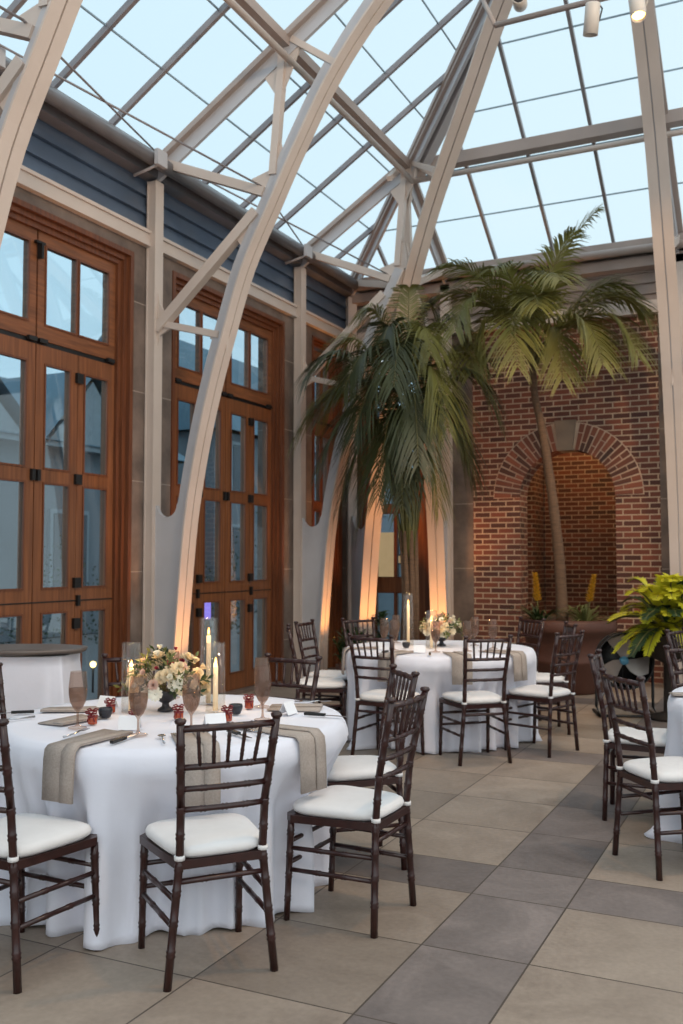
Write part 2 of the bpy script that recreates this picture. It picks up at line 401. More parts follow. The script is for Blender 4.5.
# ------------------------------------------------------------------ doors and windows
def door(n, P, c, half=False, HW=.43, pn=((-.20, -.03), (.03, .20))):
    """P(u, w, z) -> world; u along the wall from centre, w depth outwards (0 = wall face)"""
    def bx(mb, u0, u1, w0, w1, z0, z1):
        vs = [P(u, w, z) for z in (z0, z1) for (u, w) in ((u0, w0), (u1, w0), (u1, w1), (u0, w1))]
        mb.add(vs, [(0,3,2,1),(4,5,6,7),(0,1,5,4),(1,2,6,5),(2,3,7,6),(3,0,4,7)])
    H = HW if half else 1.11
    root = bpy.data.objects.new(('window_%d' if half else 'door_%d') % n, None); C.objects.link(root); root['kind'] = 'structure'
    fr = MB(); t = .03 if half else .045
    for k, (a, w) in enumerate(((0, -.012), (t, .03), (2*t, .06))):
        z1 = 4.23 - a; 
        bx(fr, -H+a, -H+a+t, w, .2, 0, z1); bx(fr, H-a-t, H-a, w, .2, 0, z1); bx(fr, -H+a+t, H-a-t, w, .2, z1-t, z1)
    fr.build('door_frame', MAT['wood_d'], root)
    I = H - 3*t
    def sash(name, u0, u1, z0, z1, panes, mt, hinges=()):
        s = MB(); cells(s, u0, u1, z0, z1, panes, lambda a, b, cc, d: bx(s, a, b, .09, .15, cc, d))
        # moulding lip round each pane
        so = s.build(name, mt, root)
        g = MB()
        for p in panes: bx(g, p[0], p[1], .106, .112, p[2], p[3])
        g.build('glass', MAT['pane'], so)
        lp = MB()
        for p in panes:
            e = .008
            bx(lp, p[0]-e, p[0]+e, .082, .09, p[2]-e, p[3]+e); bx(lp, p[1]-e, p[1]+e, .082, .09, p[2]-e, p[3]+e)
            bx(lp, p[0]+e, p[1]-e, .082, .09, p[2]-e, p[2]+e); bx(lp, p[0]+e, p[1]-e, .082, .09, p[3]-e, p[3]+e)
        lp.build('moulding', MAT['wood_d'], so)
        for (u, z, w, h) in hinges:
            k = MB(); bx(k, u-w/2, u+w/2, .06, .09, z-h/2, z+h/2); k.build('hinge', MAT['black'], so)
        return so
    zt0, zt1, zp0, zp1 = 3.21, 4.10, 3.34, 3.99
    rows = [(.22, 1.00), (1.20, 2.05), (2.17, 3.02)]
    if half:
        tb = MB(); bx(tb, -I, I, .10, .19, 3.15, 3.23); tb.build('transom_bar', MAT['black'], root)
        sash('transom', -I, I, zt0, zt1, [(a, b, zp0, zp1) for (a, b) in pn], MAT['wood_h'])
        sash('door_leaf', -I, I, .04, 3.17, [(a, b, r0, r1) for (a, b) in pn for r0, r1 in rows], MAT['wood'])
    else:
        for sgn in (-1, 1):
            us = lambda a, b: (a, b) if sgn > 0 else (-b, -a)
            sash('transom', *us(.01, I), zt0, zt1, [us(.095, .465) + (zp0, zp1), us(.495, .88) + (zp0, zp1)], MAT['wood_h'],
                 hinges=[(sgn*.06, 3.2, .09, .035), (sgn*.90, 3.2, .09, .035)])
            sash('door_leaf', *us(.005, .495), .04, 3.17, [us(.105, .40) + r for r in rows], MAT['wood'],
                 hinges=[(sgn*.03, 2.11, .035, .09)])
            sash('door_leaf', *us(.50, I), .04, 3.17, [us(.58, .88) + r for r in rows], MAT['wood'],
                 hinges=[(sgn*.50, z, .075, .085) for z in (2.97, 2.11, 1.24, .90)] + [(sgn*.52, 1.09, .03, .09)])
        tb = MB(); bx(tb, -I, I, .10, .19, 3.15, 3.23); tb.build('transom_bar', MAT['black'], root)
        ln = MB(); bx(ln, -I, I, .085, .089, 1.085, 1.095); ln.build('seam', MAT['black'], root)
        rs = MB(); bx(rs, -.012, .012, .03, .08, 3.86, 3.98); bx(rs, -.05, .05, .05, .08, 3.98, 4.0); rs.build('hook', MAT['black'], root)
    sl = MB(); bx(sl, -H, H, .0, .3, 0, .035); sl.build('threshold', MAT['stone'], root)
    return root
for i, c in enumerate(doors_c): door(i+1, lambda u, w, z, c=c: (-5.40-w, c+u, z), c)
door(1, lambda u, w, z: (-5.40-w, 10.85+u, z), 0, True)
door(2, lambda u, w, z: (-4.79+u, 11.6+w, z), 0, True, .50, ((-.29, -.03), (.0, .27)))

# ------------------------------------------------------------------ steel arches
PROF = [(0.30,-.0),(0.31,.5),(.35,1.07),(.42,1.8),(.53,2.42),(.66,2.95),(.80,3.41),(1.00,4.0),(1.27,4.53),(1.53,5.02),(1.88,5.60),(2.35,6.15),(2.9,6.62),(3.6,7.1),(4.4,7.5),(5.3,7.8)]
def catmull(P, n=5):
    out = []
    for i in range(len(P)-1):
        p0 = P[max(i-1,0)]; p1 = P[i]; p2 = P[i+1]; p3 = P[min(i+2,len(P)-1)]
        for j in range(n):
            t = j/n
            out.append(tuple(.5*((2*b) + (-a+c)*t + (2*a-5*b+4*c-d)*t*t + (-a+3*b-3*c+d)*t**3) for a,b,c,d in zip(p0,p1,p2,p3)))
    out.append(P[-1]); return out
def glz(k): return 5.19 + .64*k
def arch(label, O, Dv, Nv, kmax=9, dk=1.0, top=None, rafter_to=5.3, group='curved steel arches'):
    """O column point, Dv direction into the room, Nv plane normal"""
    O = Vector((O[0], O[1], 0)); Dv = Vector((Dv[0], Dv[1], 0)); Nv = Vector((Nv[0], Nv[1], 0)).normalized()
    W = lambda k, z: O + Dv*k + Vector((0,0,z))
    root = thing('steel_arch', label, 'steel arch', (0,0,0), 0, group)
    prof = [p for p in catmull(top or PROF) if p[0] <= kmax]
    tn = []
    for i, p in enumerate(prof):
        a = prof[max(i-1,0)]; b2 = prof[min(i+1,len(prof)-1)]; d = Vector((b2[0]-a[0], b2[1]-a[1])).normalized(); tn.append((d.y, -d.x))   # room-side normal
    # flange: two strips with a slot, following the curve
    for s0, s1 in ((-.105, -.008), (.008, .105)):
        pass
    fl = MB()
    for s0, s1 in ((-.105, -.007), (.007, .105)):
        vs = []
        for p, n in zip(prof, tn):
            for (s, h) in ((s0, 0), (s1, 0), (s1, .018), (s0, .018)):
                vs.append(W(p[0]+n[0]*h, p[1]+n[1]*h) + Nv*s)
        fs = []
        for i in range(len(prof)-1):
            for k in range(4): fs.append((i*4+k, i*4+(k+1)%4, (i+1)*4+(k+1)%4, (i+1)*4+k))
        fs += [(3,2,1,0), tuple((len(prof)-1)*4+k for k in range(4))]
        fl.add(vs, fs)
    fl.build('flange', MAT['steel'], root)
    # web plate
    wb = MB(); z0 = 1.82; dpt = .14 / max(dk, 1)
    kl = .07
    def krm(z):
        for (a, b2) in zip(prof, prof[1:]):
            if a[1] <= z <= b2[1]: t = (z-a[1])/(b2[1]-a[1]); return a[0]+(b2[0]-a[0])*t
        return prof[-1][0]
    half_n = Nv*.02
    def strip(pl, pr_):
        n = len(pl); vs = []
        for a, b2 in zip(pl, pr_):
            A = W(*a); B = W(*b2); vs += [A-half_n, B-half_n, B+half_n, A+half_n]
        fs = [(i*4+k, i*4+(k+1)%4, (i+1)*4+(k+1)%4, (i+1)*4+k) for i in range(n-1) for k in range(4)] + [(3,2,1,0), tuple((n-1)*4+k for k in range(4))]
        wb.add(vs, fs)
    zz = [z0*i/8 for i in range(9)]
    strip([(0, z) for z in zz], [(krm(z), z) for z in zz])
    kr0 = krm(z0) - dpt; Rr = (kr0 - kl)/2; mid = (kr0+kl)/2
    L1 = []; R1 = []; L2 = []; R2 = []
    for i in range(9):
        h = Rr*(1-math.cos(PI/2*i/8)); x = Rr*math.sin(PI/2*i/8); z = z0 + h
        L1.append((0, z)); R1.append((mid-x, z)); L2.append((mid+x, z)); R2.append((krm(z), z))
    strip(L1, R1); strip(L2, R2)
    up = [(p, n) for p, n in zip(prof, tn) if p[1] > z0+Rr]
    ul = [(p[0]-n[0]*dpt, p[1]-n[1]*dpt) for p, n in up]
    ok_ = [i for i in range(len(ul)) if ul[i][1] > z0+Rr-.02 or i > 6]
    strip([(kr0, z0+Rr-.001)] + [(ul[i][0], max(ul[i][1], z0+Rr)) for i in range(len(ul))], [(krm(z0+Rr), z0+Rr-.001)] + [p for p, n in up])
    wb.build('web_plate', MAT['steel_grey'], root)
    # column: H section
    cm = MB(); ang = math.atan2(Nv.y, Nv.x)
    def obx(k0, k1, n0, n1, za, zb, mb=cm):
        vs = [W(k, z) + Nv*n for z in (za, zb) for (k, n) in ((k0, n0), (k1, n0), (k1, n1), (k0, n1))]
        mb.add(vs, [(0,3,2,1),(4,5,6,7),(0,1,5,4),(1,2,6,5),(2,3,7,6),(3,0,4,7)])
    s = 1/max(dk, 1)
    obx(.035*s, .05*s, -.062, .062, 0, 4.95); obx(-.05*s, -.035*s, -.062, .062, 0, 4.95); obx(-.035*s, .035*s, -.012, .012, 0, 4.95)
    obx(-.035*s, .035*s, -.055, -.048, 0, 4.95); obx(-.035*s, .035*s, .048, .055, 0, 4.95)
    cm.build('column', MAT['steel'], root)
    st = MB()
    def strut(a, b2, w=.075, mt=st): mt.beam(W(*a), W(*b2), w, w, Nv)
    strut((.05, 3.62), (.72, 3.44), .06); strut((.04, 3.56), (1.10, 4.50), .09)
    def gus(c, pts, w=.02):       # gusset polygon
        st.prism([W(*p) for p in pts], Nv*w)
    gus(0, [(.04, 3.98), (.07,3.80), (.13, 3.70), (.22, 3.68), (.04, 3.52)]); gus(0, [(.04, 3.62), (.04, 3.36), (.07, 3.50), (.20, 3.56)])
    gus(0, [(.62, 3.42), (.80, 3.30), (.86, 3.80), (.80,3.64), (.72, 3.52)]); gus(0, [(.90, 4.28), (1.02, 4.10), (1.22, 4.62), (1.05, 4.46)])
    if kmax > 1.3:
        strut((1.18, 4.66), (.0, 5.16), .08); strut((1.27, 4.80), (1.36, 5.85), .07)
        gus(0, [(1.18, 4.62), (1.40, 4.80), (1.34, 5.1), (1.28, 4.86), (1.05, 4.80)]); gus(0, [(1.16, 5.72), (1.33, 5.45), (1.55, 5.92), (1.4, 5.98)])
        strut((1.45, 5.98), (1.88, 5.66), .055)
    st.build('strut', MAT['steel'], root)
    # principal rafter
    rf = MB(); ra = .0
    rf.beam(W(-.05, glz(-.05)-.09), W(rafter_to, glz(rafter_to)-.09), .15, .05, Nv)
    rf.build('rafter', MAT['rafter'], root)
    rw = MB(); rw.beam(W(0, glz(0)-.18), W(rafter_to, glz(rafter_to)-.18), .035, .14, Nv)
    rw.build('rafter_web', MAT['steel_grey'], root)
    return root
wh = {-2: 'rearmost arch of the left wall, out of frame'}
arch('curved cream steel arch crossing the top left corner of the frame', (KX, COL0-BAY+.07), (1,0), (0,1))
arch('tall curved cream steel arch rising behind the nearest dining table, between the wooden doors', (KX, COL0), (1,0), (0,1))
arch('curved steel arch with orange uplight between the far wooden door and the corner window', (KX, COL0+BAY), (1,0), (0,1), kmax=1.42, rafter_to=1.36)
PT = [(0.36,0),(.38,.5),(.44,1.07),(.54,1.8),(.68,2.42),(.82,2.95),(.98,3.41),(1.18,4.07),(1.38,4.56),(1.63,5.0),(1.91,5.42),(2.44,6.07),(2.95,6.69),(3.6,7.2),(4.4,7.6),(5.3,7.9)]
arch('diagonal steel arch rising from the room corner behind the bushy palm', (KX, FY), (1,-1), (1,1), top=PT, dk=1.41)
arch('orange lit steel arch against the far wall beside the brick, right of the bushy palm', (-4.0, FY), (0,-1), (1,0), kmax=1.42, rafter_to=1.36)
arch('large steel arch rising at the right edge, in front of the brick wall corner', (-1.17, FY), (0,-1), (1,0))

# ------------------------------------------------------------------ glazed roof
roof = bpy.data.objects.new('ceiling', None); C.objects.link(roof); roof['kind'] = 'structure'
E0x, E0y, RK = KX, FY, 5.3
gl = MB()
zt = glz(RK); z0 = glz(-.05)
gl.add([(KX-.05,-4,z0),(KX-.05,FY+.05,z0),(KX+RK,FY-RK,zt),(KX+RK,-4,zt)], [(0,1,2,3)])
gl.add([(KX-.05,FY+.05,z0),(KX+2*RK+.05,FY+.05,z0),(KX+RK,FY-RK,zt)], [(0,1,2)])
gl.add([(KX+2*RK+.05,-4,z0),(KX+2*RK+.05,FY+.05,z0),(KX+RK,FY-RK,zt),(KX+RK,-4,zt)], [(3,2,1,0)])
gl.build('roof_glass', MAT['roofg'], roof)
q = BAY/4
for i in range(-14, 7):
    y = COL0 + i*q
    if y > FY-.1: continue
    kk = min(RK, FY-y)
    if i % 4: 
        for sx in (0, 1):
            X = lambda k: KX+k if sx == 0 else KX+2*RK-k
            MB().beam((X(0), y, glz(0)-.03), (X(kk), y, glz(kk)-.03), .036, .055, (0,1,0)).build('glazing_bar', MAT['bar'], roof)
for i in range(-5, 10):
    x = -1.17 + i*q
    if abs(x+4.0) < .1 or abs(x+1.17) < .1 or x < KX+.2 or x > KX+2*RK-.2: continue
    kk = min(x-KX, KX+2*RK-x)
    MB().beam((x, FY, glz(0)-.03), (x, FY-kk, glz(kk)-.03), .034, .055, (1,0,0)).build('glazing_bar', MAT['bar'], roof)
n = 0
for j in range(9):
    k = .60 + .565*j
    if k > RK-.1: break
    z = glz(k)-.01
    MB().beam((KX+k, -4, z), (KX+k, FY-k, z), .012, .014).build('glazing_seam', MAT['thin'], roof)
    MB().beam((KX+k, FY-k, z), (KX+2*RK-k, FY-k, z), .012, .014).build('glazing_seam', MAT['thin'], roof)
# hips, purlins, ridge
for s in (0, 1):
    X = lambda k: KX+k if s == 0 else KX+2*RK-k
    hp = MB(); hp.beam((X(0), FY, glz(0)-.10), (X(RK), FY-RK, glz(RK)-.10), .12, .12)
    hp.build('hip_beam', MAT['rafter'], roof)
    if s == 0:
        for off in (.12,):
            h2 = MB(); a = Vector((KX+1.4+off*.7, FY-1.4+off*.7, glz(1.4)-.2)); b2 = Vector((KX+2.6+off*.7, FY-2.6+off*.7, glz(2.6)-.2))
            h2.beam(a, b2, .10, .10); h2.build('hip_beam', MAT['steel_grey'], roof)
kp = 1.36; zp = glz(kp)-.10
MB().beam((KX+kp, -4, zp), (KX+kp, FY-kp, zp), .15, .09).build('purlin', MAT['rafter'], roof)
MB().beam((KX+kp, FY-kp, zp), (KX+2*RK-kp, FY-kp, zp), .15, .13).build('purlin', MAT['rafter'], roof)
MB().tube([(KX+kp+.1, -4, zp-.2), (KX+kp+.1, FY-kp-.1, zp-.2)], .03, 10).build('pipe_rail', MAT['steel'], roof)
MB().tube([(KX+kp+.1, FY-kp-.1, zp-.2), (KX+2*RK-kp, FY-kp-.1, zp-.2)], .03, 10).build('pipe_rail', MAT['steel'], roof)
ridge = MB().box(KX+RK-.06, KX+RK+.06, -4, FY-RK, zt-.2, zt-.02); ridge.build('ridge_beam', MAT['rafter'], roof)
# tie rods crossing in the roof bays
for i in range(-2, 1):
    ya, yb = COL0+i*BAY, COL0+(i+1)*BAY
    MB().tube([(KX+1.15, ya, 4.72), (KX+.05, yb, 5.2)], .009, 6).build('tie_rod', MAT['bar'], roof)
    MB().tube([(KX+.05, ya, 5.2), (KX+1.15, yb, 4.72)], .009, 6).build('tie_rod', MAT['bar'], roof)
# eaves: gutter pipe, fascia, ledge
ev = MB(); ev.tube([(-5.17, -4, 5.045), (-5.17, 11.25, 5.045)], .062, 12); ev.box(-5.36, -5.20, -4, 11.5, 5.08, 5.15); ev.box(-5.44,-5.3,-4,11.5,4.98,5.06)
struct(ev.build('trim_3', MAT['gutter']))
ev = MB(); ev.tube([(-5.2, 11.26, 5.02), (5.2, 11.26, 5.02)], .05, 12); ev.box(-5.3, 5.3, 11.28, 11.62, 5.07, 5.15); ev.box(-5.3, 5.3, 11.4, 11.62, 4.86, 4.98)
struct(ev.build('trim_4', MAT['rafter']))
for y in (4.9, 6.85, 9.7):
    g = thing('gutter_bracket', 'pale metal bracket clamping the gutter pipe %s' % {4.9: 'near the top left arch', 6.85: 'over the column left of the tall arch', 9.7: 'over the second door'}[y], 'bracket', (0,0,0), 0, 'gutter brackets')
    MB().box(-5.10, -5.06, y-.07, y+.07, 4.96, 5.10).build('clamp_plate', MAT['steel_grey'], g)
    MB().tube([(-5.08, y, 4.99), (-5.38, y, 4.93)], .014, 6).build('bracket_arm', MAT['steel_grey'], g)

# ------------------------------------------------------------------ world outside the glass
struct(MB().box(-60, -5.9, -30, 70, -.2, -.02).build('ground', MAT['paving']))
def house(x, y0, y1, zw, gables, zr, label, wm, rm):
    h = thing('neighbour_building', label, 'building')
    MB().box(x-6, x, y0, y1, 0, zw).build('wall', wm, h)
    r = MB(); r.add([(x+.4,y0-.3,zw),(x+.4,y1+.3,zw),(x-3,y1+.3,zr),(x-3,y0-.3,zr),(x-6.4,y0-.3,zw),(x-6.4,y1+.3,zw)], [(0,1,2,3),(3,2,5,4),(0,3,4),(1,5,2)])
    for gy, gw, gz in gables:
        r.add([(x+.5,gy-gw,zw-.1),(x+.5,gy+gw,zw-.1),(x+.5,gy,gz),(x-3,gy,gz),(x-3,gy-gw,zw-.1),(x-3,gy+gw,zw-.1)], [(0,2,3,4),(1,5,3,2)])
    r.build('roof', rm, h)
    gf = MB()
    for gy, gw, gz in gables: gf.prism([(x+.3,gy-gw+.25,zw-.1),(x+.3,gy+gw-.25,zw-.1),(x+.3,gy,gz-.25)], (.1,0,0))
    if gables: gf.build('gable', MAT['facade_l'], h)
    y = y0+.8
    while y < y1-.8:
        for z in (.9, 3.1):
            if z+1.4 < zw:
                f = MB().box(x+.0, x+.06, y-.08, y+.98, z-.08, z+1.48).build('window_frame', MAT['facade_l'], h)
                MB().box(x+.05, x+.08, y, y+.9, z, z+1.4).build('pane', MAT['darkwin'], f)
        y += 2.4
    return h
house(-12.5, 8, 17.4, 3.6, [(11.2, 1.7, 5.0), (14.3, 1.5, 5.1)], 5.4, 'blue grey gabled building seen through the nearest glass doors', MAT['facade'], MAT['slate'])
house(-13.5, 20.6, 42, 4.8, [(26, 2.2, 7.0)], 8.0, 'building with teal metal roof seen through the second glass doors', MAT['facade'], MAT['slate'])
hr = random.Random(3)
def shrub(loc, r, h, label, m='hedge', n=500, grp='shrubs outside'):
    o = thing('shrub', label, 'shrub', loc, 0, grp)
    mb = MB()
    for i in range(n):
        t = hr.uniform(0, 2*PI); ph = math.acos(hr.uniform(-.2, 1)); rr = r*hr.uniform(.6, 1)
        c = Vector((rr*math.sin(ph)*math.cos(t), rr*math.sin(ph)*math.sin(t), h*.15 + h*.8*abs(math.cos(ph))*hr.uniform(.6,1)))
        a = Vector((hr.uniform(-1,1), hr.uniform(-1,1), hr.uniform(-.3,1))).normalized()*.05*max(1, r); b2 = a.cross(Vector((hr.uniform(-1,1), hr.uniform(-1,1), .3))).normalized()*.02*max(1,r)
        mb.add([c, c+a*.5+b2, c+a, c+a*.5-b2], [(0,1,2,3)])
    mb.build('foliage', MAT[m], o)
    MB().tube([(0,0,0), (0,0,h*.5)], .03, 6).build('stem', MAT['trunk'], o)
for i, (x, y, r, h, w) in enumerate([(-9.5, 10.6, .9, 1.9, 'left door'), (-9.0, 13.5, .8, 1.5, 'first door, right leaf'), (-10, 17.0, 1.2, 2.6, 'second door, left leaf'), (-9.5, 19.6, 1.1, 2.3, 'second door, right leaf'), (-10.5, 23, 1.3, 3, 'corner window')]):
    shrub((x, y, -.02), r, h, 'dark green shrub outside, behind the glass of the ' + w)
pl = [(-7.0, 8.3, .30, 'nearest door'), (-6.5, 10.6, .16, 'second door')]
for x, y, z, w in pl:  # added globes standing in for small glows in the door glass
    t = thing('glow_stand_in', 'small glowing globe added outside, standing in for a glow in the glass of the %s' % w, 'garden light', (x, y, -.02), 0, 'glow stand-ins outside')
    MB().lathe([(0,0),(.028,.012),(.034,.036),(.028,.06),(0,.072)], (0,0,z-.03), 12).build('globe', MAT['glow'], t)
    MB().tube([(0,0,0),(0,0,z-.03)], .012, 6).build('post', MAT['black'], t)
t = thing('lamp_column', 'slim lavender glowing lamp column outside the second door', 'garden light', (-6.6, 9.94, -.02))
MB().tube([(0,0,.72),(0,0,1.08)], .04, 12).build('lamp_tube', MAT['lav'], t); MB().tube([(0,0,0),(0,0,.72)], .03, 8).build('post', MAT['black'], t)
# lit interior seen through the far window
t = thing('lit_room_wall', 'lit cream wall with framed pictures seen through the far corner window', 'wall panel', (0,0,0))
MB().box(-8.6, -5.35, 15.0, 15.1, 1.0, 1.9).build('wall_panel', MAT['cream_wall'], t)
MB().box(-8.6, -5.35, 14.99, 15.1, 0, 1.0).build('lower_panel', MAT['facade_l'], t)
for i in range(2):
    f = MB().box(-6.12, -5.82, 14.96, 15.0, 1.08+i*.42, 1.38+i*.42).build('picture_frame', MAT['black'], t)
    MB().box(-6.08, -5.86, 14.95, 14.96, 1.11+i*.42, 1.35+i*.42).build('picture', MAT['facade_l'], f)

# ------------------------------------------------------------------ chairs
def bamboo(mb, pts, r, rings, seg=8, sub=10):
    """tube through pts with raised rings at the given fractions"""
    P = [Vector(p) for p in pts]; Ls = [0]
    for a, b2 in zip(P, P[1:]): Ls.append(Ls[-1] + (b2-a).length)
    T = Ls[-1]
    def at(t):
        d = min(max(t, 0), 1)*T
        for i in range(len(P)-1):
            if d <= Ls[i+1]+1e-9: return P[i].lerp(P[i+1], (d-Ls[i])/(Ls[i+1]-Ls[i]))
        return P[-1]
    st = {0.0: 1, 1.0: .95}
    e = .006/T
    for l in Ls[1:-1]: st[l/T] = 1
    for g in rings:
        for d, s in ((-2.2*e, 1), (-1.2*e, 1.2), (0, .98), (1.2*e, 1.2), (2.2*e, 1)): st[round(g+d, 5)] = s
    ks = sorted(st); rr = r if isinstance(r, (int, float)) else None
    mb.tube([at(k) for k in ks], [(rr if rr else (r[0]+(r[1]-r[0])*k))*st[k] for k in ks], seg)
def make_chair(name, label):
    t = thing(name, label, 'chair')
    m = MAT['mahog']
    for s in (-1, 1):      # back post that is also the rear leg; local -Y is the back, +Y the way the sitter faces
        mb = MB(); bamboo(mb, [(s*.19, -.0, 0), (s*.148, .012, .42), (s*.150, -.005, .60), (s*.170, -.065, .885)], .0145, [.13, .24, .35, .44, .56, .66, .74, .82, .91])
        mb.lathe([(.010,0),(.018,.006),(.021,.014),(.016,.022),(0,.025)], (s*.170, -.065, .882), 10)
        mb.build('back_post', m, t)
        mb = MB(); bamboo(mb, [(s*.188, .385, 0), (s*.185, .367, .392)], (.0125, .0145), [.22, .45, .66, .88]); mb.build('front_leg', m, t)
    sf = MB(); o = .016
    pts = [(-.16, 0), (.16, 0), (.205, .36), (.17, .395), (-.17, .395), (-.205, .36)]
    n = len(pts)
    inner = [(x*.86, .2+(y-.2)*.86) for x, y in pts]
    vs = [(x, y, .388) for x, y in pts] + [(x, y, .417) for x, y in pts] + [(x, y, .388) for x, y in inner] + [(x, y, .417) for x, y in inner]
    fs = []
    for i in range(n):
        j = (i+1) % n; fs += [(i, j, n+j, n+i), (n+i, n+j, 3*n+j, 3*n+i), (2*n+j, 2*n+i, 3*n+i, 3*n+j), (j, i, 2*n+i, 2*n+j)]
    sf.add(vs, fs); sf.build('seat_frame', m, t)
    MB().prism([(x, y, .405) for x, y in inner], (0,0,.01)).build('seat_panel', m, t)
    # back rails
    def post(z):
        if z < .60: f = (z-.42)/.18; return .148+.002*f, .012-.017*f
        f = (z-.6)/.285; return .150+.02*f, -.005-.06*f
    for z, r in ((.868, .0125), (.735, .011), (.66, .0105), (.588, .0105)):
        x, y = post(z); mb = MB()
        bow = -.012
        bamboo(mb, [(-x, y, z), (-x*.5, y+bow*.75, z), (0, y+bow, z), (x*.5, y+bow*.75, z), (x, y, z)], r, [.25, .5, .75], 8)
        mb.build('back_rail', m, t)
    for i in range(5):
        f = (i-2)/2; x1, y1 = post(.868); x0, y0 = post(.735); mb = MB()
        bamboo(mb, [(f*x0*.60, y0-.010, .735), (f*x1*.66, y1-.010, .868)], .0068, [.3, .7], 6); mb.build('spindle', m, t)
    def legx(s, front, z):
        if front: f = z/.43; return (s*(.188-.003*f), .385-.02*f, z)
        f = z/.42; return (s*(.19-.042*f), .012*f, z)
    for z in (.20, .285):
        for s in (-1, 1):
            mb = MB(); bamboo(mb, [legx(s, False, z), legx(s, True, z+.0)], .0095, [.35, .65], 8); mb.build('side_stretcher', m, t)
    for z in (.225, .31):
        mb = MB(); bamboo(mb, [legx(-1, True, z), legx(1, True, z)], .0095, [.3, .7], 8); mb.build('front_stretcher', m, t)
    mb = MB(); bamboo(mb, [legx(-1, False, .345), legx(1, False, .345)], .0095, [.3, .7], 8); mb.build('rear_stretcher', m, t)
    # cushion
    cu = MB(); rings = [(.93, .418), (1.0, .429), (1.01, .441), (.985, .453), (.90, .462), (.60, .470), (.0, .472)]
    NS = 32; base = []
    for i in range(NS):
        a = 2*PI*i/NS; ex = .45
        cx_ = math.copysign(abs(math.cos(a))**ex, math.cos(a)); sy_ = math.copysign(abs(math.sin(a))**ex, math.sin(a))
        y = .195+sy_*.195; wx = .165 + (y/.39)*.04
        base.append((cx_*wx, y))
    vs = []
    for s, z in rings:
        for x, y in base: vs.append((x*s, .195+(y-.195)*s, z))
    fs = [(i*NS+k, i*NS+(k+1)%NS, (i+1)*NS+(k+1)%NS, (i+1)*NS+k) for i in range(len(rings)-1) for k in range(NS)]
    fs.append(tuple(reversed(range(NS)))); cu.add(vs, fs, True)
    cuo = cu.build('seat_cushion', MAT['white'], t)
    for s in (-1, 1):
        x, y = .149, .01
        tb = MB(); tb.tube([(s*x, y, .419), (s*x, y, .434)], .0185, 10)
        tb.tube([(s*x, y+.01, .427), (s*.13, y+.05, .435)], .007, 6)
        tb.build('cushion_tie', MAT['white'], cuo)
    return t
chair0 = make_chair('chiavari_chair', 'x')
used = [False]
CH = {1: [], 2: [], 3: []}
def chair(tb, mx, my, fx, fy, label, group=None):
    rz = math.atan2(fy, fx) - PI/2
    if not used[0]: o = chair0; used[0] = True; o.location = (mx, my, 0); o.rotation_euler = (0,0,rz); o['label'] = label
    else: o = dup(chair0, (mx, my, 0), rz, label)
    if group: o['group'] = group
    if tb in CH: CH[tb].append((mx, my))
    return o
T1 = (-2.55, 3.59); T2 = (-2.64, 7.34); T3 = (.12, 5.48)
g1, g2, g3 = 'chairs around the nearest table', 'chairs around the far table', 'chairs around the right hand table'
chair(1, -1.80, 2.815, -.77, .64, 'mahogany bamboo-style chair in the foreground centre, back to the viewer, ivory cushion', g1)
chair(1, -2.55, 2.45, .03, 1, 'mahogany chair cut off by the left edge in the foreground, facing the nearest table', g1)
chair(1, -1.475, 3.565, -1, .03, 'mahogany chair in side view at the right side of the nearest table', g1)
chair(1, -1.795, 4.305, -.76, -.65, 'mahogany chair just behind the side-view chair, mostly hidden by it', g1)
chair(1, -2.55, 4.62, -.08, -1, 'mahogany chair behind the right part of the nearest table, facing the viewer', g1)
chair(1, -3.35, 4.33, .62, -.78, 'mahogany chair behind the left glass candle cylinder of the nearest table', g1)
chair(1, -3.63, 3.50, 1, .05, 'mahogany chair at the left edge behind the near left chair', g1)
chair(2, -2.005, 6.515, -.65, .76, 'mahogany chair in front of the far table, back to viewer, right of centre', g2)
chair(2, -1.59, 7.115, -.94, .34, 'mahogany chair right of the far table, in front of the terracotta planter', g2)
chair(2, -1.80, 8.08, -.90, -.42, 'mahogany chair partly hidden behind the chair right of the far table', g2)
chair(2, -2.25, 8.60, -.62, -.78, 'mahogany chair farthest back at the far table beside the planter', g2)
chair(2, -2.74, 6.27, .10, .99, 'mahogany chair in front of the far table, left one, back to viewer', g2)
chair(2, -3.66, 6.80, .87, .48, 'mahogany chair at the left side of the far table, nearer of two overlapping', g2)
chair(2, -3.84, 7.40, 1, .05, 'mahogany chair at the left side of the far table, behind the nearer one', g2)
chair(2, -3.60, 7.95, .86, -.50, 'mahogany chair behind the far table next to the green corner plant', g2)
chair(3, -.71, 4.665, .77, .64, 'mahogany chair nearest at the right hand table, white cushion', g3)
chair(3, -1.0, 5.60, 1, .06, 'mahogany chair behind the nearest chair of the right hand table', g3)
chair(3, -.58, 6.28, .72, -.70, 'mahogany chair at far side of the right hand table, cut by the right edge', g3)
chair(4, -.80, 7.75, .75, -.2, 'mahogany chair beneath the lime fern at the right edge', g3)

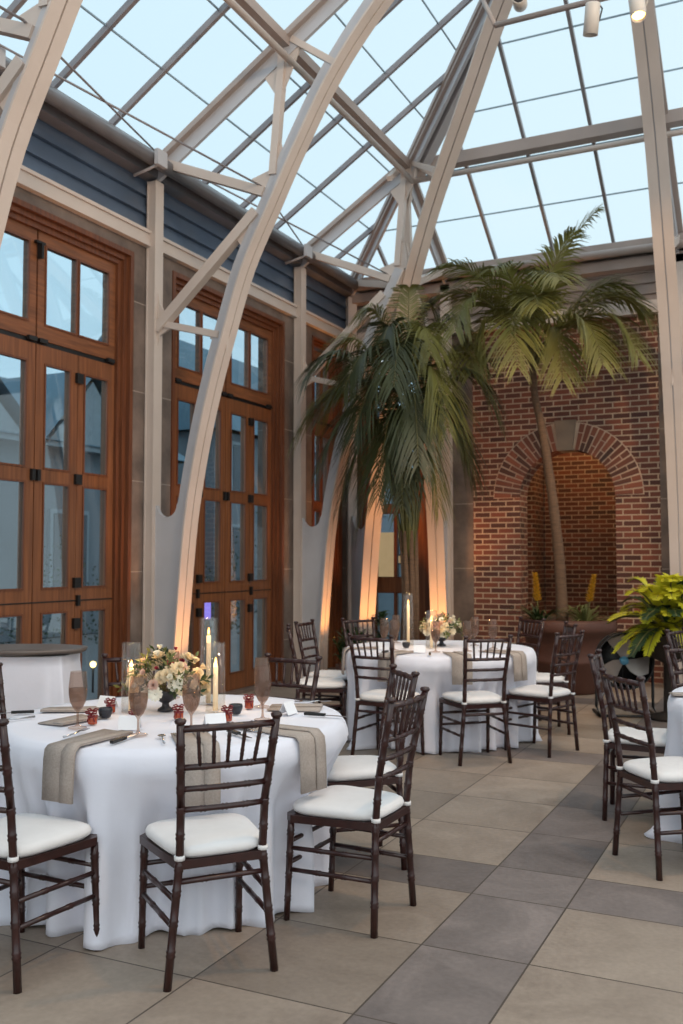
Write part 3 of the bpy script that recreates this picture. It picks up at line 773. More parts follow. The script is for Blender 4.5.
# ------------------------------------------------------------------ tables and cloths
def table(c, tb, label, clabel, seed, RT=.745):
    t = thing('banquet_table', label, 'table', (c[0], c[1], 0), 0, 'round banquet tables')
    MB().lathe([(0,.692),(RT,.692),(RT+.005,.70),(RT,.711),(0,.711)], (0,0,0), 48).build('tabletop', MAT['plaster'], t)
    MB().lathe([(0,0),(.22,0),(.24,.02),(.05,.05),(.04,.66),(.12,.692),(0,.692)], (0,0,0), 24).build('pedestal', MAT['black'], t)
    rnd = random.Random(seed)
    NA = 288; rows = 26; vs = []; fs = []
    ph = [rnd.uniform(0, 2*PI) for _ in range(6)]
    fr = [11, 17, 26, 37, 7, 22]; am = [.044, .030, .038, .014, .034, .022]
    def fold(a): return sum(m*(1.15-1.9*abs(math.sin(f*a/2+p+.5*math.sin(3*a+p))) if q % 2 == 0 else math.sin(f*a+p+.6*math.sin(3*a+p))) for q, (m, f, p) in enumerate(zip(am, fr, ph)))
    dents = [(math.atan2(y-c[1], x-c[0]), math.hypot(x-c[0], y-c[1])) for x, y in CH[tb]]
    R0 = RT+.015
    for r in (.0, .3, .6, RT-.05, RT+.005): 
        for i in range(NA): a = 2*PI*i/NA; vs.append((r*math.cos(a), r*math.sin(a), .719))
    for j in range(1, rows):
        f = j/(rows-1); z = .719 - .713*f
        for i in range(NA):
            a = 2*PI*i/NA
            fo = fold(a); sharp = fo*(.15 + .85*min(1, f*1.6)) 
            r = R0 + .012*min(1, j/2) + sharp*f**.6 + .03*f
            if f > .9: r += (.03+abs(fo)*.5)*((f-.9)/.1)**1.5
            for da, dd in dents:
                d = (a-da+PI) % (2*PI) - PI; w = .27/max(.5, dd-.4)
                if abs(d) < w*1.7:
                    k = math.exp(-(d/w)**6) * min(1, max(0, (f-.12)/.25))
                    lim = dd - .42 + sharp*.75
                    if r > lim: r = r*(1-k) + lim*k
            vs.append((r*math.cos(a), r*math.sin(a), z + (.006*math.sin(17*a) if f > .97 else 0)))
    tot = 5+rows-1
    for i in range(tot-1):
        for k in range(NA): fs.append((i*NA+k, i*NA+(k+1)%NA, (i+1)*NA+(k+1)%NA, (i+1)*NA+k))
    mb = MB(); mb.add(vs, fs, True); o = mb.build('tablecloth', MAT['cloth']); o.location = (c[0], c[1], 0)
    md = o.modifiers.new('s', 'SOLIDIFY'); md.thickness = .004; md.offset = 1
    tag(o, clabel, 'tablecloth', 'white round tablecloths')
table(T1, 1, 'round banquet table under the nearest white cloth', 'white floor-length cloth on the nearest dining table, in the left foreground', 5)
table(T2, 2, 'round banquet table under the far white cloth', 'white floor-length cloth on the far table before the brick wall', 8)
table(T3, 3, 'round banquet table under the cloth at the right edge', 'white cloth of the table cut off by the right edge', 11)
TZ = .725
def S1(x, y): return (x*1.068, y*1.068) if y < 4.3 else (x, y)     # nearest table's settings

# tray table by the doors
tt = thing('tray_table', 'brown oval tray top on a stand beside the nearest wooden doors', 'tray table', (-4.87, 5.03, 0), math.radians(25))
MB().lathe([(0,.785),(.40,.785),(.44,.80),(.455,.825),(.445,.825),(.40,.797),(0,.797)], (0,0,0), 40, sy=.62).build('tray', MAT['tray'], tt)
lg = MB(); lg.beam((-.2,-.2,0), (.2,-.2,.77), .03, .03); lg.beam((.2,.2,0), (-.2,.2,.77), .03, .03); lg.build('folding_leg', MAT['black'], tt)
cl = MB(); NA = 96; vs = []
for j in range(12):
    f = j/11
    for i in range(NA):
        a = 2*PI*i/NA; e = .28
        cx_ = math.copysign(abs(math.cos(a))**e, math.cos(a)); sy_ = math.copysign(abs(math.sin(a))**e, math.sin(a))
        corner = abs(math.sin(2*a))**8
        r = 1 + f*.06 + corner*f*.16 + .05*f**.7*math.sin(9*a+1) + .025*f*math.sin(17*a)
        vs.append((cx_*.36*r, sy_*.25*r, .783 - .76*f))
cl.add(vs, [(i*NA+k, i*NA+(k+1)%NA, (i+1)*NA+(k+1)%NA, (i+1)*NA+k) for i in range(11) for k in range(NA)] + [tuple(range(NA))], True)
o = cl.build('tray_cloth', MAT['cloth']); o.location = (-4.87, 5.03, 0); o.rotation_euler = (0,0,math.radians(25))
tag(o, 'white cloth hanging under the brown tray beside the doors', 'tablecloth')

# ------------------------------------------------------------------ table ware
gob = thing('goblet', 'x', 'glass')
gp = [(.036,0),(.036,.003),(.012,.008),(.006,.014),(.0045,.03),(.0048,.06),(.008,.068),(.020,.082),(.031,.105),(.036,.135),(.0365,.165),(.033,.20),(.030,.225)]
MB().open_lathe(gp, (0,0,0), 24).build('glass_shell', MAT['smoke'], gob)
gob.scale = (1.05,)*3
MB().lathe([(0,.072),(.018,.083),(.029,.106),(.034,.135),(.0345,.158),(0,.158)], (0,0,0), 20).build('water', MAT['water'], gob)
first = {}
def place(proto, key, x, y, z, rz, label, group=None):
    x, y = S1(x, y)
    if key not in first: first[key] = 1; o = proto; o.location = (x, y, z); o.rotation_euler = (0,0,rz); o['label'] = label
    else: o = dup(proto, (x, y, z), rz, label)
    if group: o['group'] = group
    return o
gg = 'smoky goblets on the nearest table'
for (x, y, l) in [(-2.57, 2.96, 'smoky goblet nearest the left end of the nearest table'), (-2.26, 2.94, 'smoky goblet in front of the flowers beside the white tent card'),
                  (-2.13, 3.10, 'smoky goblet behind the foreground chair back, left one'), (-2.01, 3.44, 'smoky goblet at right, nearer of the overlapping pair'), (-2.19, 3.74, 'smoky goblet at right, farther of the overlapping pair'),
                  (-2.72, 3.80, 'smoky goblet at the back of the nearest table, hidden by flowers')]:
    place(gob, 'gob', x, y, TZ, 0, l, gg)
for (x, y, l) in [(-2.86, 6.92, 'left front'), (-3.02, 7.10, 'left of the tall candle'), (-3.1, 7.55, 'left'), (-2.42, 7.60, 'right, beside the flowers'), (-2.32, 7.10, 'right front'), (-2.2, 7.38, 'far right'), (-2.52, 6.93, 'before the flowers')]:
    place(gob, 'gob', x, y, TZ, 0, 'smoky goblet on the far table, ' + l, 'smoky goblets on the far table')

def candle_set(x, y, z, hg, hc, l1, l2, grp, r=.046):
    x, y = S1(x, y); hg *= 1.06; hc *= 1.06
    g = thing('glass_cylinder', l1, 'candle holder', (x, y, z), 0, 'tall glass candle cylinders')
    MB().open_lathe([(r-.003,.004),(r-.003,hg),(r,hg),(r,0)], (0,0,0), 28).build('cylinder_wall', MAT['clear'], g)
    rm = MB(); rm.tube([((r-.001)*math.cos(2*PI*i/28), (r-.001)*math.sin(2*PI*i/28), hg) for i in range(29)], .0016, 5, False); rm.build('rim', MAT['clear'], g)
    MB().lathe([(0,0),(r,0),(r,.006),(0,.006)], (0,0,0), 28).build('base', MAT['clear'], g)
    c = thing('taper_candle', l2, 'candle', (x, y, z+.007), 0, 'lit candles')
    MB().lathe([(0,0),(.0125,0),(.011,hc-.004),(.008,hc),(0,hc-.003)], (0,0,0), 14).build('wax_stick', MAT['wax'], c)
    MB().tube([(0,0,hc-.003),(0,0,hc+.008)], .0012, 5).build('wick', MAT['black'], c)
    MB().lathe([(0,0),(.003,.005),(.0045,.012),(.0032,.022),(.0012,.031),(0,.036)], (0,0,hc+.003), 10).build('flame', MAT['flame'], c)
    ld = bpy.data.lights.new('candle_light', 'POINT'); ld.energy = 1.6; ld.color = (1,.62,.28); ld.shadow_soft_size = .02
    lo = bpy.data.objects.new('candle_light', ld); C.objects.link(lo); lo.location = (x, y, z+hc+.07)
candle_set(-2.63, 3.37, TZ, .30, .185, 'clear glass cylinder round a candle, left of the flowers', 'lit ivory candle left of the flowers on the nearest table', '')
candle_set(-2.45, 3.70, TZ, .395, .31, 'tallest clear glass cylinder, right behind the flowers', 'tallest lit ivory candle, right behind the flowers', '')
candle_set(-2.30, 3.53, TZ, .30, .195, 'clear glass cylinder in front of the tallest one, right of the flowers', 'lit ivory candle right of the flowers, shorter of the pair', '')
candle_set(-2.93, 7.40, TZ, .40, .31, 'tall glass cylinder on the far table, left of its flowers', 'tall lit candle on the far table, left of its flowers', '')
candle_set(-2.66, 7.22, TZ, .28, .20, 'glass cylinder in front of the far table flowers', 'lit candle in front of the far table flowers', '')
place_c = [(-2.19, 3.86)]

# flower arrangement
fr_ = random.Random(21)
def petal_ring(mb, n, r, w, tilt, z, cup=.3, ph=0):
    for i in range(n):
        a = 2*PI*i/n + ph + fr_.uniform(-.1,.1); d = Vector((math.cos(a), math.sin(a), 0)); s = Vector((-math.sin(a), math.cos(a), 0))
        up = Vector((0,0,1)); pts = []
        for f, ww in ((0, .25), (.4, .9), (.75, 1), (1, .55)):
            c = d*(r*f*math.cos(tilt)) + up*(z + r*f*math.sin(tilt) + cup*r*f*f)
            pts += [c - s*w*ww*.5 + up*ww*.1*w, c + s*w*ww*.5 + up*ww*.1*w]
        mb.add(pts, [(0,1,3,2),(2,3,5,4),(4,5,7,6)], True)
def mk(f):
    mb = MB(); f(mb); me = mb.build('tmp'); d = me.data; bpy.data.objects.remove(me); return d
def carn(mb):
    for k, (n, r, t) in enumerate(((9, 1.0, .05), (9, .92, .45), (8, .8, .85), (6, .6, 1.15), (4, .4, 1.4))): petal_ring(mb, n, r, .62, t, .0, .15, k*.4)
def daisy(mb):
    petal_ring(mb, 12, 1.0, .42, .15, 0, .1); petal_ring(mb, 8, .75, .35, .5, .02, .1, .3); mb.lathe([(0,.0),(.22,.05),(.2,.18),(0,.25)], (0,0,0), 8)
def bud(mb): 
    petal_ring(mb, 5, 1.0, .8, 1.1, 0, -.1); petal_ring(mb, 4, .8, .7, 1.3, 0, -.1, .5)
def spray(mb):
    mb.tube([(0,0,-1.2),(0,0,0)], .05, 5)
    for i in range(9):
        a = i*2.4; z = -1.1+i*.17; d = Vector((math.cos(a), math.sin(a), .7)); s = Vector((-math.sin(a), math.cos(a), 0))
        b0 = Vector((0,0,z)); mb.add([b0, b0+d*.4+s*.18, b0+d*.8, b0+d*.4-s*.18], [(0,1,2,3)])
MESH = {k: mk(f) for k, f in (('carn', carn), ('daisy', daisy), ('bud', bud), ('spray', spray))}
fm = {}
def fl_mesh(kind, m):
    if (kind, m) not in fm:
        d = MESH[kind].copy(); d.materials.clear(); d.materials.append(MAT[m]); fm[(kind, m)] = d
    return fm[(kind, m)]
def arrangement(x, y, z, s, label, n, big):
    x, y = S1(x, y)
    t = thing('flower_arrangement', label, 'flowers', (x, y, z), 0, 'flower centrepieces')
    MB().lathe([(0,0),(.038,0),(.036,.008),(.018,.02),(.016,.035),(.04,.05),(.062,.075),(.066,.098),(.06,.098),(.0,.085)], (0,0,0), 28).build('compote_bowl', MAT['bowl'], t)
    def flower(kind, m, p, size, name='flower', out=None):
        o = bpy.data.objects.new(name, fl_mesh(kind, m)); C.objects.link(o); o.parent = t; o.location = p
        d = Vector(out if out else (p[0], p[1], max(.02, p[2]-.10))).normalized()
        o.rotation_euler = d.to_track_quat('Z', 'Y').to_euler(); o.scale = (size,)*3
    for p in big: flower(*p)
    kinds = [('carn','cream',.026),('daisy','cream',.028),('bud','cream',.024),('bud','blush',.022),('carn','blush',.020),('daisy','petal',.022),('bud','petal',.022),('bud','rose',.013),('carn','cream',.028)]
    for i in range(n):
        u = fr_.random(); th = fr_.uniform(0, 2*PI); ph = math.acos(1-u*1.05)
        rr = fr_.uniform(.82, 1.05)
        p = (s*.165*rr*math.sin(ph)*math.cos(th), s*.13*rr*math.sin(ph)*math.sin(th), .115 + s*.125*rr*math.cos(ph))
        k = kinds[i % len(kinds)]; flower(k[0], k[1], p, k[2]*fr_.uniform(1.1, 1.5))
    for i in range(int(n*.5)):
        u = fr_.random(); th = fr_.uniform(0, 2*PI); ph = math.acos(1-u*1.15); rr = fr_.uniform(.75, 1.2)
        p = (s*.17*rr*math.sin(ph)*math.cos(th), s*.135*rr*math.sin(ph)*math.sin(th), .11 + s*.13*rr*math.cos(ph))
        flower('spray', fr_.choice(['sage','sage','leafy']), p, .045, 'leaf_sprig')
    st = MB()
    for i in range(14):
        a = fr_.uniform(0, 2*PI); r = fr_.uniform(.03, .12); st.tube([(0,0,.07), (r*math.cos(a)*.5, r*math.sin(a)*.5, .13), (r*math.cos(a), r*math.sin(a), fr_.uniform(.14,.2))], .002, 5)
    st.build('stems', MAT['stem'], t)
# screen-right is (.90,.43); towards the viewer is (.43,-.90)
def loc(r, f, z): return (.90*r+.43*f, .43*r-.90*f, z)
big = [('carn','petal', loc(.065,.10,.135), .040, 'flower', (.5,-.8,.35)), ('daisy','petal', loc(-.055,.12,.105), .036, 'flower', (.3,-1,.3)),
       ('daisy','petal', loc(-.02,.14,.095), .034, 'flower', (.5,-1,.2)), ('daisy','cream', loc(-.13,.06,.10), .036, 'flower', (-.2,-1,.3)),
       ('carn','cream', loc(.15,.03,.17), .034, 'flower', (.9,-.4,.3)), ('bud','petal', loc(-.03,.0,.285), .026, 'flower', (0,0,1)),
       ('carn','rose', loc(.03,.05,.225), .018, 'flower', (.3,-.6,.6)), ('carn','rose', loc(.08,.03,.235), .014, 'flower', (.5,-.5,.6)), ('bud','rose', loc(.045,0,.28), .018, 'flower', (0,0,1)),
       ('bud','blush', loc(-.10,.02,.225), .026, 'flower', (-.5,0,1)), ('bud','cream', loc(.14,.02,.225), .028, 'flower', (.5,0,1)), ('carn','cream', loc(-.09,.08,.155), .032, 'flower', (-.3,-.9,.4)),
       ('carn','cream', loc(.0,.10,.165), .034, 'flower', (.2,-.9,.4)), ('daisy','cream', loc(.03,.07,.195), .03, 'flower', (.2,-.7,.7))]
arrangement(-2.52, 3.47, TZ, 1.16, 'cream, white and crimson flower arrangement in a dark footed bowl on the nearest table', 60, big)
arrangement(-2.66, 7.46, TZ, 1.10, 'cream and green flower arrangement on the far table', 44, [('carn','petal', loc(0,.1,.12), .05, 'flower', (.4,-.9,.3)), ('carn','petal', loc(-.12,.06,.12), .04, 'flower', (.1,-.9,.3))])

# napkins
def napkin(x, y, ang, L_in, drop, label, w=.15, group='grey linen napkins', z=TZ):
    """folded napkin lying towards the rim and hanging over it; ang = outward direction"""
    t = thing('linen_napkin', label, 'napkin', (x, y, 0), ang, group)
    path = [(-L_in, z+.004), (-L_in*.5, z+.006), (0, z+.006), (.010, z+.004)]
    if drop: path += [(.030, z-.012), (.036, z-.05), (.040, z-drop*.6), (.042, z-drop)]
    for nm, w0, w1, off, mt in (('folded_layer', -w/2, w/2, 0, 'napkin'), ('upper_fold', w*.10, w/2, .006, 'napkin')):
        vs = []; n = len(path)
        for (u, zz) in path:
            for v in (w0, (w0+w1)/2, w1):
                wz = .003*math.sin(9*u+20*v)
                if u <= .0101: vs.append((u, v*(1+.1*u), zz+off+wz+.000))
                else: vs.append((u+off+wz, v, zz))
        fs = [(i*3+k, i*3+k+1, (i+1)*3+k+1, (i+1)*3+k) for i in range(n-1) for k in range(2)]
        m = MB(); m.add(vs, fs, True); o = m.build(nm, MAT[mt], t); md = o.modifiers.new('s', 'SOLIDIFY'); md.thickness = .005; md.offset = 1
    return t
def rim(c, deg, r=.752): a = math.radians(deg); return c[0]+r*math.cos(a), c[1]+r*math.sin(a), a
for deg, li, dr, l, dy in [(-88, .33, .20, 'grey linen napkin draped over the table edge between the two foreground chairs', 0), (-48, .30, .21, 'grey linen napkin hanging behind the foreground chair back', 0),
                       (-11, .34, .22, 'grey linen napkin draped over the right edge of the nearest table', 0)]:
    x, y, a = rim(T1, deg); napkin(x, y, a, li, dr, l)
for x, y, a, l in [(-1.93, 3.80, 20, 'folded napkin lying flat at the far right of the nearest table'), (-2.72, 2.98, -95, 'folded napkin lying flat at the left of the nearest table'), (-3.0, 3.25, -150, 'folded napkin with dark knife at the back left of the nearest table')]:
    x, y = S1(x, y); napkin(x, y, math.radians(a), .24, 0, l)
for deg, l in [(-58, 'right of centre'), (-100, 'left of centre'), (-20, 'at the right end'), (215, 'at the left end')]:
    x, y, a = rim(T2, deg); napkin(x, y, a, .3, .2, 'grey linen napkin draped over the far table edge, ' + l)
x, y, a = rim(T3, 195); napkin(x, y, a, .3, 0, 'grey linen napkin on the table at the right edge')

# cutlery
def knife(x, y, a, label):
    x, y = S1(x, y)
    t = thing('table_knife', label, 'knife', (x, y, TZ), math.radians(a), 'table knives')
    m = MB(); m.beam((-.05,0,.008), (.05,0,.008), .016, .012); m.build('handle', MAT['black'], t)
    m = MB(); m.prism([(.05,-.008,.006),(.13,-.009,.006),(.155,.002,.006),(.15,.008,.006),(.05,.008,.006)], (0,0,.002)); m.build('blade', MAT['silver'], t)
def fork(x, y, a, label):
    x, y = S1(x, y)
    t = thing('table_fork', label, 'fork', (x, y, TZ), math.radians(a), 'table forks')
    MB().tube([(-.08,0,.006),(0,0,.005),(.04,0,.009)], [.005,.003,.004], 6).build('handle', MAT['silver'], t)
    m = MB(); m.prism([(.04,-.006,.009),(.06,-.012,.007),(.06,.012,.007),(.04,.006,.009)], (0,0,.002))
    for k in range(4): m.beam((.06,-.0105+k*.007,.007), (.1,-.0105+k*.007,.01), .003, .0015)
    m.build('tines', MAT['silver'], t)
def spoon(x, y, a, label):
    x, y = S1(x, y)
    t = thing('table_spoon', label, 'spoon', (x, y, TZ), math.radians(a), 'table spoons')
    MB().tube([(-.08,0,.006),(0,0,.005),(.05,0,.008)], [.005,.003,.003], 6).build('handle', MAT['silver'], t)
    m = MB(); m.lathe([(0,0),(.012,.001),(.017,.005),(.015,.006),(0,.003)], (0,0,.004), 14, sx=1.4); o = m.build('spoon_bowl', MAT['silver'], t); o.location = (.068,0,0)
knife(-2.24, 2.80, 97, 'dark handled knife on the table edge beside the draped napkin'); fork(-2.48, 2.84, 100, 'fork left of the draped napkin in the foreground')
fork(-2.07, 2.93, 130, 'fork behind the foreground chair, left of its post'); spoon(-2.11, 2.89, 130, 'spoon beside the fork behind the foreground chair')
knife(-1.95, 3.12, -32, 'dark handled knife seen through the foreground chair back'); spoon(-1.90, 3.18, -32, 'spoon seen through the foreground chair back')
knife(-1.86, 3.62, 5, 'knife at right, beside the draped right napkin'); fork(-1.88, 3.28, -8, 'fork near the right hand draped napkin'); fork(-2.05, 3.95, 25, 'fork by the flat napkin at the far right')
knife(-3.02, 3.13, -140, 'dark handled knife at the back left of the nearest table'); fork(-2.92, 3.0, -110, 'fork at the left end of the nearest table')
knife(-2.50, 6.75, -70, 'knife on the far table, right of centre'); knife(-2.85, 6.72, -90, 'knife on the far table, left of centre')

# favour jars with ribbon
jar = thing('honey_jar', 'x', 'jar')
MB().lathe([(0,0),(.019,0),(.021,.004),(.021,.034),(.018,.04),(0,.04)], (0,0,0), 16).build('jar_body', MAT['honey'], jar)
MB().lathe([(0,.04),(.0205,.04),(.0205,.052),(0,.053)], (0,0,0), 16).build('lid', MAT['lid'], jar)
rb = MB(); rb.lathe([(.0215,.030),(.0225,.030),(.0225,.037),(.0215,.037)], (0,0,0), 16)
for s in (-1, 1):
    rb.tube([(0,-.022,.045),(s*.012,-.024,.056),(s*.024,-.022,.056),(s*.022,-.022,.048),(0,-.022,.045)], .0035, 6)
    rb.tube([(0,-.022,.045),(s*.010,-.026,.03),(s*.016,-.027,.012)], .003, 5)
    rb.tube([(0,0,.055),(s*.012,0,.066),(s*.024,0,.062),(s*.014,0,.056),(0,0,.055)], .0035, 6)
rb.build('ribbon', MAT['ribbon'], jar)
for x, y, l in [(-2.58, 3.06, 'orange jar with red ribbon beside the leftmost goblet'), (-2.70, 3.32, 'red ribboned jar standing behind the left votive bowl'), (-2.42, 3.13, 'ribboned jar left of the tent card goblet'), (-2.33, 3.30, 'white lidded jar with red bow before the flower bowl'),
                (-2.13, 3.36, 'red ribboned jar between the right goblets'), (-2.22, 3.68, 'orange jar with red bow behind the right goblets')]:
    place(jar, 'jar', x, y, TZ, math.radians(25), l, 'ribboned favour jars')
vot = thing('votive_bowl', 'x', 'candle bowl')
MB().lathe([(0,.003),(.016,.0),(.022,.003),(.030,.02),(.0325,.036),(.030,.045),(.0285,.045),(.030,.034),(.026,.016),(0,.01)], (0,0,0), 22).build('bowl', MAT['bowl'], vot)
MB().lathe([(0,.012),(.016,.012),(.016,.024),(0,.024)], (0,0,0), 14).build('tealight', MAT['honey'], vot)
for x, y, l in [(-2.63, 3.20, 'dark votive bowl at the left of the nearest table'), (-2.19, 3.52, 'dark votive bowl right of the flowers'), (-2.85, 7.15, 'dark votive bowl on the far table')]:
    place(vot, 'vot', x, y, TZ, 0, l, 'dark votive bowls')
crd = MB(); crd.add([(-.045,-.028,0),(.045,-.028,0),(.045,0,.055),(-.045,0,.055),(.045,.028,0),(-.045,.028,0)], [(0,1,2,3),(3,2,4,5)])
crd = crd.build('place_card', MAT['card']); md = crd.modifiers.new('s', 'SOLIDIFY'); md.thickness = .001
tag(crd, 'x', 'place card')
for x, y, a, l in [(-2.37, 3.03, 30, 'white tent card before the flowers beside a goblet'), (-2.10, 3.22, 50, 'white tent card behind the foreground chair back'), (-1.99, 3.62, 90, 'white tent card near the right goblets'), (-2.80, 3.42, 0, 'white tent card at the back left of the nearest table'),
                   (-2.62, 6.85, 20, 'white tent card on the far table, right of centre'), (-2.95, 6.95, 0, 'white tent card on the far table, left of centre')]:
    place(crd, 'crd', x, y, TZ+.001, math.radians(a), l, 'white tent cards')

# ------------------------------------------------------------------ plants
RV = Vector((.902,.432,0)); FV = Vector((-.432,.902,0)); UV_ = Vector((0,0,1))
pr_ = random.Random(5)
def frond(parent, p0, p1, p2, leaf, mt, wid=.022, droop=.5, npair=34, name='frond', bare=.12, fwd=.55):
    p0, p1, p2 = Vector(p0), Vector(p1), Vector(p2); NN = 14
    B = lambda t: p0*(1-t)**2 + p1*2*t*(1-t) + p2*t*t
    T = lambda t: ((p1-p0)*2*(1-t) + (p2-p1)*2*t).normalized()
    mb = MB()
    for i in range(npair):
        t = bare + (1-bare)*(i+.5)/npair; c = B(t); tg = T(t); sd = tg.cross(UV_)
        if sd.length < .1: sd = Vector((1,0,0))
        sd.normalize(); nm = sd.cross(tg).normalized()
        ln = leaf*(.35 + .65*math.sin(PI*min(1, (.18+.82*t)))**.6)*pr_.uniform(.85, 1.1)
        if t > .9: ln *= .8
        for s in (-1, 1):
            d = (sd*s*(1-fwd*.35) + tg*(fwd+.5*t) + nm*.25 + Vector((pr_.uniform(-.12,.12), pr_.uniform(-.12,.12), pr_.uniform(-.1,.1)))).normalized()
            wv = (d.cross(nm)).normalized()*wid*.5; q = []
            for f, w in ((0, .5), (.3, 1), (.65, .8), (1, .05)):
                pt = c + d*(ln*f) - UV_*(droop*ln*f*f); q += [pt-wv*w, pt+wv*w]
            mb.add(q, [(0,1,3,2),(2,3,5,4),(4,5,7,6)], True)
    fo = mb.build(name, MAT[mt], parent)
    r = MB(); r.tube([B(i/NN) for i in range(NN+1)], [.016*(1-.8*i/NN) for i in range(NN+1)], 6); r.build('stem', MAT['stem'], fo)
    return fo
def scr(r, u, d=0): return RV*r + UV_*u + FV*d
# bushy palm in front of the far window
pm = thing('bushy_palm', 'large bushy dark green palm in front of the corner windows', 'palm tree', (-3.85, 9.75, 0))
MB().lathe([(0,0),(.24,0),(.30,.34),(.33,.36),(.33,.42),(.29,.42),(.27,.38),(0,.38)], (0,0,0), 28).build('pot', MAT['terra'], pm)
tk = MB()
for i in range(7):
    a = i*2*PI/7; r = .07; tk.tube([(r*math.cos(a), r*math.sin(a), .36), (r*.9*math.cos(a)+.02, r*.9*math.sin(a), 1.0), (r*1.2*math.cos(a), r*1.2*math.sin(a), 1.75)], [.045,.035,.022], 8)
tk.build('trunk', MAT['trunk'], pm)
# (reach right, tip height, depth, control height)
F1 = [(-1.25,2.75,.0,4.3),(-1.15,3.3,-.4,4.6),(-1.0,2.35,-.3,4.1),(-.85,3.75,.2,4.6),(-.75,2.0,-.2,4.0),(-.6,2.7,-.6,4.4),(-.45,4.15,-.1,4.5),(-.35,2.1,-.5,4.2),(-.2,3.2,-.8,4.8),(.0,4.4,-.2,4.3),
      (.05,2.4,-.7,4.4),(.25,4.3,.1,4.4),(.35,2.8,-.6,4.7),(.55,3.9,-.2,4.7),(.6,2.5,-.3,4.3),(.8,3.3,-.1,4.6),(.95,2.9,-.3,4.5),(-.55,1.75,.1,3.9),(.3,2.0,-.2,4.2),(-.1,2.0,-.4,4.4),(.75,2.3,.2,4.2),(-1.0,3.0,.35,4.5),(.9,3.7,.3,4.5),(-.3,3.7,-.5,4.7),(.2,3.6,-.5,4.8),(-.7,3.2,-.6,4.6)]
for i, (r, u, d, cu) in enumerate(F1):
    a = i*2.4; b0 = Vector((.07*math.cos(a), .07*math.sin(a), 1.2+.5*pr_.random()))
    frond(pm, b0, scr(r*.38, cu, d*.4), scr(r*1.02, u, d), .60, 'frond_d' if i % 3 else 'frond', .019, .80, 52, bare=.36)
# slender palm growing from the terracotta planter
pl_ = thing('slender_palm', 'slender palm with ringed pale trunk growing out of the terracotta planter', 'palm tree', (-2.36, 10.55, 0))
tr = MB(); tp = [(.0,.0,.62),(.0,.0,1.0),(-.03,-.02,1.6),(-.10,-.05,2.3),(-.18,-.08,2.9),(-.25,-.09,3.25),(-.27,-.1,3.6),(-.26,-.1,3.9)]
tq = catmull(tp, 6); tr.tube(tq, [(.070 - .030*min(1, i/30))*(1.06 if i % 3 == 0 else 1) for i in range(len(tq))], 12)
tr.build('trunk', MAT['trunk'], pl_)
top = Vector((-.26,-.1,3.7))
F2 = [(.70,1.62,-.2, .15,1.15),(1.15,.25,-.5, .85,1.1),(.95,-.15,-.7, .75,.95),(-1.05,.95,-.3, -.5,1.1),(-.95,.15,-.6, -.75,1.15),(-.35,-.3,-.9,-.35,1.0),(.35,1.25,-.5,.05,.9),(.05,.55,-1.1,.0,1.1),
      (-.6,.75,-.8,-.25,1.1),(1.0,.75,-.2,.6,1.0),(.55,-.25,-.8,.5,.85),(-.75,-.25,-.4,-.65,.9),(-.3,1.1,.2,-.1,.8),(1.25,.55,.1,.8,1.15),(-1.2,.55,.0,-.7,1.1),(.2,-.35,-.5,.25,.75),(.8,.1,.3,.6,.9),(-.15,.3,-1.0,-.1,.9)]
for i, (r, u, d, cr, cu) in enumerate(F2):
    frond(pl_, top+Vector((0,0,-.15+.2*pr_.random())), top+scr(cr, cu, d*.4), top+scr(r, u, d), .56, 'frond', .021, .50, 46, bare=.24)
pt = thing('terracotta_planter', 'huge round brown terracotta planter before the brick arch', 'planter', (-2.30, 10.55, 0))
MB().lathe([(0,0),(.36,0),(.38,.03),(.43,.30),(.45,.33),(.45,.36),(.44,.38),(.46,.62),(.51,.65),(.525,.69),(.52,.76),(.50,.79),(.46,.78),(.45,.70),(0,.68)], (0,0,0), 44).build('pot_body', MAT['terra'], pt)
MB().lathe([(0,.665),(.46,.665),(.3,.69),(0,.70)], (0,0,0), 30).build('soil', MAT['soil'], pt)
def strap(mb, c, a, L, h, w, droop=.5):
    d = Vector((math.cos(a), math.sin(a), 0)); s = Vector((-math.sin(a), math.cos(a), 0))*w/2; q = []
    for f, ww in ((0,.7),(.3,1),(.6,.9),(.85,.5),(1,.05)):
        p = Vector(c) + d*L*f + UV_*(h*f*(1.8-f*(.8+droop))); q += [p-s*ww, p+s*ww]
    mb.add(q, [(0,1,3,2),(2,3,5,4),(4,5,7,6),(6,7,9,8)], True)
for i, (dx, fh, lab) in enumerate(((-.30, .52, 'left'), (.20, .50, 'right'))):
    c = scr(dx, 0, -.15)
    g = thing('yellow_bromeliad', 'green strap-leaved plant with yellow flower spike, %s side of the terracotta planter' % lab, 'potted plant', (-2.34+c.x, 10.55+c.y, .74), 0, 'yellow bromeliads')
    mb = MB()
    for k in range(44): strap(mb, (0,0,-.04), pr_.uniform(0,2*PI), pr_.uniform(.25,.46), pr_.uniform(.12,.42), .03)
    mb.build('leaves', MAT['leafy' if i == 0 else 'sage'], g)
    sp = MB(); ln = scr(-.04 if i == 0 else .10, 1, 0)
    sp.tube([(0,0,0), tuple(scr((-.04 if i == 0 else .10), fh*.95))], .008, 6); sp.build('stalk', MAT['stem'], g)
    mb = MB()
    for k in range(90):
        f = .45+.6*k/90; c2 = scr((-.04 if i == 0 else .10)*f, fh*f); a = k*2.4; d = Vector((math.cos(a), math.sin(a), .6))*.065*(1.3-f*.7); s2 = d.cross(UV_).normalized()*.018
        mb.add([c2, c2+d*.5+s2, c2+d, c2+d*.5-s2], [(0,1,2,3)])
    mb.build('flower_spike', MAT['yellow'], g)
